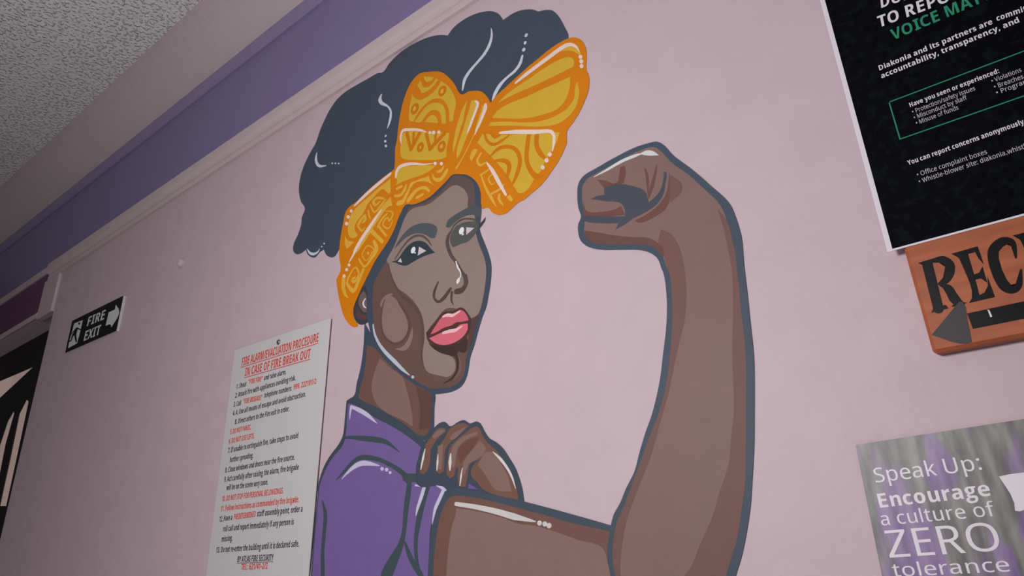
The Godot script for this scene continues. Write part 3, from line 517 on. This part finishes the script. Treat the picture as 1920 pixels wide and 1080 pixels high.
func curve_closed(p: PackedVector2Array) -> PackedVector2Array:
	# a smooth outline through the points; sharp turns stay corners
	var n := p.size()
	var out := PackedVector2Array()
	var dirs := PackedVector2Array()
	for i in n:
		var a := (p[i] - p[(i + n - 1) % n]).normalized()
		var b := (p[(i + 1) % n] - p[i]).normalized()
		dirs.append(Vector2.ZERO if a.dot(b) < 0.42 else (a + b).normalized())
	for i in n:
		var a := p[i]
		var b := p[(i + 1) % n]
		var l := a.distance_to(b)
		var m := clampi(int(l / 0.006), 1, 5)
		var m0 := dirs[i] * l
		var m1 := dirs[(i + 1) % n] * l
		if dirs[i] == Vector2.ZERO:
			m0 = b - a
		if dirs[(i + 1) % n] == Vector2.ZERO:
			m1 = b - a
		for k in m:
			var t := float(k) / m
			var t2 := t * t
			var t3 := t2 * t
			out.append(a * (2 * t3 - 3 * t2 + 1) + m0 * (t3 - 2 * t2 + t) + b * (-2 * t3 + 3 * t2) + m1 * (t3 - t2))
	return out

func fill(s: SurfaceTool, p: PackedVector2Array, z: float) -> bool:
	var ids := Geometry2D.triangulate_polygon(p)
	for i in range(0, ids.size(), 3):
		tri(s, Vector3(p[ids[i]].x, p[ids[i]].y, z), Vector3(p[ids[i + 1]].x, p[ids[i + 1]].y, z), Vector3(p[ids[i + 2]].x, p[ids[i + 2]].y, z), Vector3(0, 0, 1))
	return ids.size() > 0

func stroke(s: SurfaceTool, p: PackedVector2Array, w: PackedFloat32Array, z: float) -> void:
	var q := PackedVector2Array()
	var ww := PackedFloat32Array()
	var n := p.size()
	for i in n - 1:
		var m := 1 if n == 2 else 5
		var a := p[maxi(i - 1, 0)]
		var d := p[mini(i + 2, n - 1)]
		for k in m:
			var t := float(k) / m
			q.append(p[i].cubic_interpolate(p[i + 1], a, d, t))
			ww.append(lerpf(w[i], w[i + 1], t))
	q.append(p[n - 1])
	ww.append(w[n - 1])
	var left := PackedVector2Array()
	var right := PackedVector2Array()
	for i in q.size():
		var d := (q[mini(i + 1, q.size() - 1)] - q[maxi(i - 1, 0)]).normalized()
		var nn := Vector2(-d.y, d.x) * ww[i] * 0.5
		left.append(q[i] + nn)
		right.append(q[i] - nn)
	# one outline: along the left side, round the tip, back along the right side, round the start
	var shape := left.duplicate()
	var d1 := (q[q.size() - 1] - q[q.size() - 2]).angle()
	for k in range(1, 5):
		shape.append(q[q.size() - 1] + Vector2.from_angle(d1 + PI * 0.5 - PI * k / 5) * ww[q.size() - 1] * 0.5)
	for i in range(right.size() - 1, -1, -1):
		shape.append(right[i])
	var d0 := (q[1] - q[0]).angle()
	for k in range(1, 5):
		shape.append(q[0] + Vector2.from_angle(d0 - PI * 0.5 - PI * k / 5) * ww[0] * 0.5)
	if not fill(s, shape, z):
		for i in q.size() - 1:
			quad(s, Vector3(left[i].x, left[i].y, z), Vector3(left[i + 1].x, left[i + 1].y, z), Vector3(right[i + 1].x, right[i + 1].y, z), Vector3(right[i].x, right[i].y, z), Vector3(0, 0, 1))

func flat_shapes(shapes: Array, z: float, what: String) -> ArrayMesh:
	var s := begin()
	for sh in shapes:
		var zz: float = z + sh[1] * COAT
		var p := PackedVector2Array()
		var w := PackedFloat32Array()
		if sh[0] == 0:
			for i in range(2, sh.size(), 2):
				p.append(Vector2(sh[i], sh[i + 1]) * 0.0001)
			var ok := fill(s, curve_closed(p), zz)
			if not ok:
				ok = fill(s, p, zz)
				print("not smoothed: ", what)
			if not ok:
				print("not filled: ", what, " ", sh[1], " ", sh[2])
		else:
			for i in range(2, sh.size(), 3):
				p.append(Vector2(sh[i], sh[i + 1]) * 0.0001)
				w.append(sh[i + 2] * 0.0001)
			stroke(s, p, w, zz)
	return s.commit()

func noise_image(size: int, freq: float, oct: int, seed_: int, lo: float, hi: float, kind := FastNoiseLite.TYPE_SIMPLEX_SMOOTH) -> Image:
	var f := FastNoiseLite.new()
	f.noise_type = kind
	f.seed = seed_
	f.frequency = freq
	f.fractal_octaves = oct
	var img := f.get_seamless_image(size, size, false, false, 0.2)
	img.convert(Image.FORMAT_RGB8)
	for y in size:
		for x in size:
			var v := lerpf(lo, hi, img.get_pixel(x, y).r)
			img.set_pixel(x, y, Color(v, v, v))
	return img

func mat(c: Color, rough := 0.6, metal := 0.0) -> StandardMaterial3D:
	var m := StandardMaterial3D.new()
	m.albedo_color = c
	m.roughness = rough
	m.metallic = metal
	return m

func wall_paint(c: Color, rough: float, tile := 1.4, relief := 0.08) -> StandardMaterial3D:
	# emulsion or gloss paint on plaster: faint mottling and roller relief
	var m := mat(c, rough)
	m.metallic_specular = 0.32
	m.albedo_texture = brush
	m.normal_enabled = true
	m.normal_texture = brush_relief
	m.normal_scale = relief
	m.uv1_triplanar = true
	m.uv1_world_triplanar = true
	m.uv1_scale = Vector3.ONE * tile
	return m

func tone(c: Color) -> StandardMaterial3D:
	if not tones.has(c):
		tones[c] = wall_paint(c, 0.55, 2.2, 0.06)
	return tones[c]

func text_lines(lines: Array, inks: Dictionary, parent: Node, z: float) -> void:
	for l in lines:
		lettering(l[0], l[1], Vector3(l[2], l[3], z), l[4], l[5], l[6], inks[l[7]], sans_bold if l[8] else sans, l[9] == 1, parent)

func lettering(words: String, part: String, at: Vector3, tilt: float, width: float, cap: float, ink: Material, font: Font, under: bool, parent: Node) -> void:
	var tm := TextMesh.new()
	tm.font = font
	tm.font_size = 48
	tm.pixel_size = 0.01
	tm.depth = 0.002
	tm.curve_step = 1.5
	tm.horizontal_alignment = HORIZONTAL_ALIGNMENT_LEFT
	tm.text = "H"
	var base := tm.get_aabb()
	tm.text = words
	var measured := part if part != "" else words
	var adv := font.get_string_size(measured, HORIZONTAL_ALIGNMENT_LEFT, -1, 48).x * 0.01
	var sx := width / adv
	var sy := cap / base.size.y
	var o := mesh_node(tm, ink, parent, "text_line")
	var b := Basis(Vector3(0, 0, 1), tilt) * Basis.from_scale(Vector3(sx, sy, 0.1))
	o.transform = Transform3D(b, at - b * Vector3(0, base.position.y, 0))
	if under:
		var s := begin()
		var d := Vector3(cos(tilt), sin(tilt), 0)
		var up := Vector3(-sin(tilt), cos(tilt), 0)
		var p := at - up * cap * 0.22
		quad(s, p, p + d * width, p + d * width + up * cap * 0.09, p + up * cap * 0.09, Vector3(0, 0, 1))
		mesh_node(s.commit(), ink, parent, "underline")

# ------------------------------------------------------------------ the scene
func _ready() -> void:
	# camera
	var cam := Camera3D.new()
	cam.transform = Transform3D(Basis(Vector3(0.784915, -0.034082, -0.618665), Vector3(0.262319, 0.922866, 0.281969), Vector3(0.561335, -0.383609, 0.733312)), Vector3(0, 1.15, 1))
	cam.fov = 45.117
	cam.near = 0.02
	put(cam, self, "camera")
	cam.current = true
	# sky: a dull warm overcast, seen only through the panes of the far door
	var env := Environment.new()
	var sky := Sky.new()
	var air := ProceduralSkyMaterial.new()
	air.sky_top_color = Color8(150, 132, 126)
	air.sky_horizon_color = Color8(158, 132, 122)
	air.ground_horizon_color = Color8(150, 126, 118)
	air.ground_bottom_color = Color8(70, 60, 56)
	air.sun_angle_max = 0.0
	sky.sky_material = air
	env.background_mode = Environment.BG_SKY
	env.sky = sky
	env.tonemap_mode = Environment.TONE_MAPPER_LINEAR
	env.tonemap_exposure = 1.0
	env.sdfgi_enabled = true
	env.ssao_enabled = true
	env.ssil_enabled = true
	var we := WorldEnvironment.new()
	we.environment = env
	put(we, self, "environment")
	make_textures()
	pendant_lamp(Vector3(-0.72, 1.6, 1.52), 0.15, 1.72)
	shell()
	mouldings()
	doorway()
	mural()
	exit_sign()
	fire_notice()
	report_poster()
	board()
	speak_poster()
	small_things()

func make_textures() -> void:
	brush = ImageTexture.create_from_image(noise_image(512, 0.012, 5, 3, 0.972, 1.0))
	var r := noise_image(512, 0.06, 4, 8, 0.0, 1.0)
	r.bump_map_to_normal_map(3.0)
	brush_relief = ImageTexture.create_from_image(r)
	sans = SystemFont.new()
	sans.font_names = PackedStringArray(["Droid Sans"])
	sans_bold = SystemFont.new()
	sans_bold.font_names = PackedStringArray(["Droid Sans"])
	sans_bold.font_weight = 700
	serif_bold = SystemFont.new()
	serif_bold.font_names = PackedStringArray(["Droid Serif"])
	serif_bold.font_weight = 700

func pendant_lamp(at: Vector3, radius: float, energy: float) -> void:
	# an opal globe on a cord, hung behind the viewer; its sheen shows on the black print and the lettering
	var o := Node3D.new()
	put(o, self, "pendant_lamp")
	o.position = at
	tag(o, "white glass globe pendant lamp hanging behind the viewer", "lamp")
	var glow := mat(Color8(240, 240, 238), 0.5)
	glow.emission_enabled = true
	glow.emission = Color8(255, 252, 248)
	glow.emission_energy_multiplier = 3.0
	var g := SphereMesh.new()
	g.radius = radius
	g.height = radius * 2.0
	mesh_node(g, glow, o, "globe")
	var cap := CylinderMesh.new()
	cap.top_radius = 0.03
	cap.bottom_radius = 0.05
	cap.height = 0.06
	var c := mesh_node(cap, mat(Color8(60, 58, 56), 0.5), o, "cap")
	c.position.y = radius + 0.02
	var cord := CylinderMesh.new()
	cord.top_radius = 0.004
	cord.bottom_radius = 0.004
	cord.height = 3.1 - at.y - radius - 0.05
	c = mesh_node(cord, mat(Color8(40, 40, 40), 0.6), o, "cord")
	c.position.y = radius + 0.05 + cord.height * 0.5
	var l := OmniLight3D.new()
	l.light_energy = energy
	l.light_size = radius
	l.light_color = LAMP
	l.omni_range = 14.0
	l.omni_attenuation = 2.0
	l.shadow_enabled = true
	put(l, o, "light")

func shell() -> void:
	var pink := wall_paint(Color8(204, 184, 191), 0.5)
	var s := begin()
	box(s, Vector3(-3.262, 0, -0.15), Vector3(2.6, 3.3, 0))
	box(s, Vector3(-4.3, 2.29, -0.15), Vector3(-3.262, 3.3, 0))
	box(s, Vector3(-5.2, 0, -0.15), Vector3(-4.3, 3.3, 0))
	struct(s.commit(), pink, "wall_back")
	var plain := wall_paint(Color8(96, 95, 98), 0.55)
	struct(box_mesh(Vector3(-5.35, 0, -0.15), Vector3(-5.2, 3.3, 5.7)), plain, "wall_left")
	struct(box_mesh(Vector3(2.6, 0, -0.15), Vector3(2.75, 3.3, 5.7)), plain, "wall_right")
	struct(box_mesh(Vector3(-5.2, 0, 5.55), Vector3(2.6, 3.3, 5.7)), plain, "wall_front")
	var tiles := mat(Color8(196, 193, 190), 0.4)
	tiles.albedo_texture = brush
	tiles.uv1_triplanar = true
	struct(box_mesh(Vector3(-5.35, -0.15, -0.15), Vector3(2.75, 0, 5.7)), tiles, "floor")
	# stippled ceiling
	var st := mat(Color8(244, 244, 242), 0.5)
	st.uv1_triplanar = true
	st.uv1_world_triplanar = true
	st.uv1_scale = Vector3.ONE * 1.6
	var bumps := noise_image(1024, 0.032, 3, 21, 0.0, 1.0)
	for y in 1024:
		for x in 1024:
			var v := smoothstep(0.5, 0.85, bumps.get_pixel(x, y).r)
			bumps.set_pixel(x, y, Color(v, v, v))
	st.heightmap_enabled = true
	st.heightmap_texture = ImageTexture.create_from_image(bumps)
	st.heightmap_scale = 0.6
	st.albedo_texture = ImageTexture.create_from_image(noise_image(512, 0.03, 4, 5, 0.92, 1.0))
	struct(box_mesh(Vector3(-5.35, 3.1, -0.15), Vector3(2.75, 3.3, 5.7)), st, "ceiling")

func mouldings() -> void:
	var pink := wall_paint(Color8(206, 190, 192), 0.4, 2.0)
	# picture rail
	var rail := PackedVector2Array([Vector2(0, 2.457), Vector2(0.010, 2.457), Vector2(0.011, 2.474), Vector2(0.006, 2.477), Vector2(0.006, 2.481), Vector2(0.012, 2.484), Vector2(0.018, 2.490), Vector2(0.022, 2.500), Vector2(0.0225, 2.508), Vector2(0.022, 2.533), Vector2(0.018, 2.537), Vector2(0, 2.537)])
	struct(sweep_x(rail, -3.40, 2.6), pink, "trim_1")
	# purple frieze and its lip
	var purple := wall_paint(Color8(132, 121, 166), 0.28, 2.4, 0.1)
	struct(sweep_x(PackedVector2Array([Vector2(0, 2.537), Vector2(0.008, 2.537), Vector2(0.008, 2.865), Vector2(0, 2.865)]), -5.2, 2.6), purple, "trim_2")
	var lilac := wall_paint(Color8(152, 140, 180), 0.3, 5.0, 0.9)
	struct(sweep_x(PackedVector2Array([Vector2(0, 2.862), Vector2(0.012, 2.862), Vector2(0.020, 2.868), Vector2(0.020, 2.918), Vector2(0.014, 2.924), Vector2(0, 2.924)]), -5.2, 2.6), lilac, "trim_3")
	# cove between wall and ceiling
	var cove := PackedVector2Array([Vector2(0, 2.924), Vector2(0.012, 2.924)])
	for i in 13:
		var a := PI * 0.5 * i / 12
		cove.append(Vector2(0.155 - cos(a) * 0.143, 2.935 + sin(a) * 0.160))
	cove.append(Vector2(0.155, 3.1))
	cove.append(Vector2(0, 3.1))
	struct(sweep_x(cove, -5.2, 2.6), wall_paint(Color8(210, 196, 201), 0.55), "trim_4")

func doorway() -> void:
	var pink := wall_paint(Color8(204, 186, 192), 0.4, 2.0)
	# head of the door frame: a corner block, a panel and a thin cap
	struct(box_mesh(Vector3(-3.43, 2.275, -0.02), Vector3(-3.268, 2.458, 0.010), 0.003), pink, "trim_5")
	struct(box_mesh(Vector3(-5.19, 2.30, -0.02), Vector3(-3.431, 2.50, 0.004)), wall_paint(Color8(112, 72, 108), 0.35), "trim_6")
	struct(box_mesh(Vector3(-5.19, 2.501, 0), Vector3(-3.401, 2.535, 0.014), 0.003), pink, "trim_7")
	struct(box_mesh(Vector3(-5.19, 2.286, 0), Vector3(-3.431, 2.312, 0.010), 0.003), pink, "trim_8")
	# dark glazed door that fills the opening
	var door := CSGCombiner3D.new()
	put(door, self, "door_1")
	door.set_meta("kind", "structure")
	var wood := mat(Color8(16, 12, 12), 0.85)
	var leaf := CSGBox3D.new()
	leaf.size = Vector3(1.04, 2.29, 0.006)
	leaf.position = Vector3(-3.78, 1.145, -0.10)
	leaf.material = wood
	put(leaf, door, "leaf")
	for p in PANES:
		var cut := CSGPolygon3D.new()
		cut.polygon = PackedVector2Array(p)
		cut.depth = 0.4
		cut.position = Vector3(0, 0, 0.08)
		cut.operation = CSGShape3D.OPERATION_SUBTRACTION
		cut.material = wood
		put(cut, door, "pane_opening")
	var glass := mat(Color(0.9, 0.9, 0.9, 0.12), 0.05)
	glass.transparency = BaseMaterial3D.TRANSPARENCY_ALPHA
	for p in PANES:
		var s := begin()
		fill(s, PackedVector2Array(p), -0.10)
		var g := mesh_node(s.commit(), glass, self, "window_%d" % (PANES.find(p) + 1))
		g.set_meta("kind", "structure")

func mural() -> void:
	var root := Node3D.new()
	put(root, self, "mural")
	tag(root, "painted mural of woman in yellow and orange head scarf flexing raised arm", "mural")
	var names := {"head_scarf": "yellow and orange patterned head scarf tied in a bow", "hair": "dark slate hair with white brush highlights", "shirt": "purple collared shirt with dark seams", "raised_arm": "raised brown forearm with dark outline", "resting_hand": "brown hand resting on the rolled sleeve", "lips": "pink lips"}
	var parts := {}
	var z := 0.0003
	for e in MURAL:
		var key: String = e[0]
		for i in e[3].size():
			var first: bool = e[1] == "" and i == 0
			var called: String = key.split("|")[0] if e[1] == "" else e[1]
			if e[1] == "" and i > 0:
				called += "_stroke"
			var parent: Node = root if first else parts[key]
			var o := mesh_node(flat_shapes([e[3][i]], z, called), tone(e[2]), parent, called)
			if first:
				parts[key] = o
				if names.has(called):
					o.set_meta("label", names[called])

func turned(called: String, at: Vector3, tilt: float) -> Node3D:
	var o := Node3D.new()
	put(o, self, called)
	o.position = at
	o.rotation.z = tilt
	return o

func exit_sign() -> void:
	# the shapes keep their wall coordinates: the sign's base is the wall's origin moved to the sign
	var o := turned("fire_exit_sign", Vector3.ZERO, 0)
	tag(o, "small black fire exit sign with white arrow near the doorway", "sign")
	var s := begin()
	var q := [Vector2(-2.997, 2.161), Vector2(-2.5535, 2.148), Vector2(-2.5555, 2.0125), Vector2(-2.997, 2.0255)]
	slab(s, q, 0.0, 0.0085)
	mesh_node(s.commit(), mat(Color8(205, 203, 200), 0.5), o, "backing_board")
	var s2 := begin()
	slab(s2, q, 0.0085, 0.0095)
	mesh_node(s2.commit(), mat(Color8(14, 14, 15), 0.45), o, "face_panel")
	var white := mat(Color8(215, 220, 216), 0.5)
	var dark := mat(Color8(14, 14, 15), 0.45)
	mesh_node(flat_shapes([EXIT_FIGURE[0]], 0.0096, "figure"), white, o, "exit_door")
	for sh in EXIT_FIGURE.slice(1):
		mesh_node(flat_shapes([sh], 0.0096, "figure"), dark, o, "running_figure")
	mesh_node(flat_shapes(EXIT_ARROW, 0.0098, "arrow"), white, o, "arrow")
	text_lines(EXIT_SIGN, {"white": white}, o, 0.0098)

func slab(s: SurfaceTool, q: Array, z0: float, z1: float) -> void:
	# a thin four-cornered board
	var c := Vector2.ZERO
	for p in q:
		c += p * 0.25
	quad(s, Vector3(q[0].x, q[0].y, z1), Vector3(q[1].x, q[1].y, z1), Vector3(q[2].x, q[2].y, z1), Vector3(q[3].x, q[3].y, z1), Vector3(0, 0, 1))
	quad(s, Vector3(q[0].x, q[0].y, z0), Vector3(q[1].x, q[1].y, z0), Vector3(q[2].x, q[2].y, z0), Vector3(q[3].x, q[3].y, z0), Vector3(0, 0, -1))
	for i in 4:
		var a: Vector2 = q[i]
		var b: Vector2 = q[(i + 1) % 4]
		var n := Vector2(-(b - a).y, (b - a).x).normalized()
		if n.dot((a + b) * 0.5 - c) < 0.0:
			n = -n
		quad(s, Vector3(a.x, a.y, z0), Vector3(b.x, b.y, z0), Vector3(b.x, b.y, z1), Vector3(a.x, a.y, z1), Vector3(n.x, n.y, 0))

func fire_notice() -> void:
	var o := turned("fire_notice", Vector3.ZERO, 0)
	tag(o, "white fire alarm notice with red and black print beside the mural", "notice")
	var s := begin()
	slab(s, [Vector2(-1.747, 1.761), Vector2(-1.324, 1.750), Vector2(-1.339, 1.150), Vector2(-1.750, 1.158)], 0.0045, 0.0058)
	mesh_node(s.commit(), mat(Color8(203, 202, 202), 0.5), o, "sheet")
	text_lines(FIRE_NOTICE, {"red": mat(Color8(214, 66, 48), 0.5), "black": mat(Color8(44, 40, 44), 0.5)}, o, 0.0060)

func report_poster() -> void:
	var o := turned("report_poster", Vector3.ZERO, 0)
	tag(o, "black poster with white and green print above the wooden sign", "poster")
	mesh_node(box_mesh(Vector3(-0.1140, 1.5335, 0.0205), Vector3(0.31, 2.13, 0.0213)), mat(Color8(222, 218, 226), 0.4), o, "sheet")
	var ink := mat(Color8(14, 14, 24), 0.6)
	ink.metallic_specular = 0.15
	var grain := noise_image(512, 0.03, 5, 31, 0.0, 1.0)
	for y in 512:
		for x in 512:
			var v := grain.get_pixel(x, y).r
			grain.set_pixel(x, y, Color8(4, 5, 12).lerp(Color8(9, 16, 22), smoothstep(0.45, 0.75, v)))
	ink.albedo_color = Color.WHITE
	ink.albedo_texture = ImageTexture.create_from_image(grain)
	ink.uv1_triplanar = true
	ink.uv1_scale = Vector3.ONE * 3.0
	mesh_node(box_mesh(Vector3(-0.1073, 1.5362, 0.0213), Vector3(0.303, 2.123, 0.0215)), ink, o, "printed_field")
	var green := mat(Color8(22, 138, 100), 0.4)
	text_lines(REPORT_POSTER, {"white": mat(Color8(222, 216, 224), 0.4), "grey": mat(Color8(190, 184, 196), 0.4), "green": green}, o, 0.0217)
	var s := begin()
	var a := Vector2(-0.0639, 1.6895)
	var b := Vector2(0.262, 1.7535)
	for e in [[a, Vector2(b.x, a.y + 0.0016)], [Vector2(a.x, b.y - 0.0016), b], [a, Vector2(a.x + 0.0016, b.y)], [Vector2(b.x - 0.0016, a.y), b]]:
		quad(s, Vector3(e[0].x, e[0].y, 0.0217), Vector3(e[1].x, e[0].y, 0.0217), Vector3(e[1].x, e[1].y, 0.0217), Vector3(e[0].x, e[1].y, 0.0217), Vector3(0, 0, 1))
	mesh_node(s.commit(), green, o, "green_frame")

func board() -> void:
	var o := turned("wooden_sign", Vector3.ZERO, 0)
	tag(o, "brown wooden direction sign with black letters and left arrow", "sign")
	var img := Image.create(512, 512, false, Image.FORMAT_RGB8)
	var f := FastNoiseLite.new()
	f.seed = 12
	f.frequency = 0.012
	f.fractal_octaves = 4
	for y in 512:
		for x in 512:
			var v := f.get_noise_2d(x * 0.35, y * 2.4) * 0.5 + 0.5
			img.set_pixel(x, y, Color8(142, 70, 36).lerp(Color8(184, 102, 62), v))
	var wood := mat(Color.WHITE, 0.55)
	wood.albedo_texture = ImageTexture.create_from_image(img)
	wood.uv1_triplanar = true
	wood.uv1_scale = Vector3.ONE * 2.5
	mesh_node(box_mesh(Vector3(-0.0945, 1.3885, 0.0005), Vector3(0.36, 1.56, 0.020), 0.004), wood, o, "plank")
	var black := mat(Color8(9, 8, 11), 0.28)
	for sh in BOARD_LETTERS:
		mesh_node(flat_shapes([sh], 0.0201, "letters"), black, o, "letter_stroke")
	lettering("PTION", "", Vector3(0.0745, 1.4355, 0.0203), 0.0, 0.2, 0.068, black, serif_bold, false, o)
	mesh_node(flat_shapes(BOARD_ARROW, 0.0204, "arrow head"), mat(Color8(48, 47, 50), 0.55), o, "arrow_head")
	var s := begin()
	slab(s, [Vector2(-0.0475, 1.4290), Vector2(0.335, 1.4310), Vector2(0.335, 1.4105), Vector2(-0.0465, 1.4085)], 0.0200, 0.0203)
	mesh_node(s.commit(), black, o, "arrow_shaft")
	mesh_node(flat_shapes(BOARD_CHIP, 0.0206, "chip"), mat(Color8(220, 214, 210), 0.5), o, "paint_chip")

func speak_poster() -> void:
	var o := turned("speak_up_poster", Vector3.ZERO, 0)
	tag(o, "grey and purple poster with white print below the wooden sign", "poster")
	var img := Image.create(512, 512, false, Image.FORMAT_RGB8)
	var f := FastNoiseLite.new()
	f.seed = 44
	f.frequency = 0.016
	f.fractal_octaves = 4
	var g := FastNoiseLite.new()
	g.seed = 9
	g.frequency = 0.006
	g.fractal_octaves = 3
	for y in 512:
		for x in 512:
			var v := clampf(f.get_noise_2d(x * 3.4, y * 0.6) * 0.9 + 0.5, 0, 1)
			var p := smoothstep(0.48, 0.72, g.get_noise_2d(x * 3.0, y * 0.9) * 0.8 + 0.5)
			var c := Color8(92, 92, 92).lerp(Color8(146, 147, 140), v).lerp(Color8(112, 88, 136).lerp(Color8(150, 128, 166), v), p)
			img.set_pixel(x, y, c)
	var print_ := mat(Color.WHITE, 0.4)
	print_.albedo_texture = ImageTexture.create_from_image(img)
	print_.uv1_scale = Vector3.ONE * 1.9
	print_.uv1_offset = Vector3(0.45, 2.5, 0)
	var s := begin()
	slab(s, [Vector2(-0.2094, 1.2925), Vector2(0.088, 1.3005), Vector2(0.082, 0.880), Vector2(-0.2165, 0.872)], 0.003, 0.004)
	mesh_node(s.commit(), print_, o, "sheet")
	var white := mat(Color8(226, 220, 228), 0.45)
	text_lines(SPEAK_POSTER, {"white": white}, o, 0.0042)
	mesh_node(flat_shapes(POSTER_PATCH, 0.0042, "patch"), white, o, "white_patch")

func small_things() -> void:
	var knob := lathe(PackedVector2Array([Vector2(0.016, 0.0), Vector2(0.016, 0.006), Vector2(0.013, 0.012), Vector2(0.009, 0.016), Vector2(0.0, 0.017)]), Vector3(-2.157, 2.158, 0))
	tag(mesh_node(knob, wall_paint(Color8(196, 180, 184), 0.45), self, "wall_plug"), "small round pink-painted plug on bare wall beside the exit sign", "wall plug")
	var pin := lathe(PackedVector2Array([Vector2(0.007, 0.0), Vector2(0.007, 0.0015), Vector2(0.004, 0.004), Vector2(0.0, 0.0045)]), Vector3(-1.537, 1.737, 0.0059), 14)
	tag(mesh_node(pin, mat(Color8(110, 108, 104), 0.4, 0.7), self, "screw"), "grey metal screw head at the top of the fire notice", "screw")
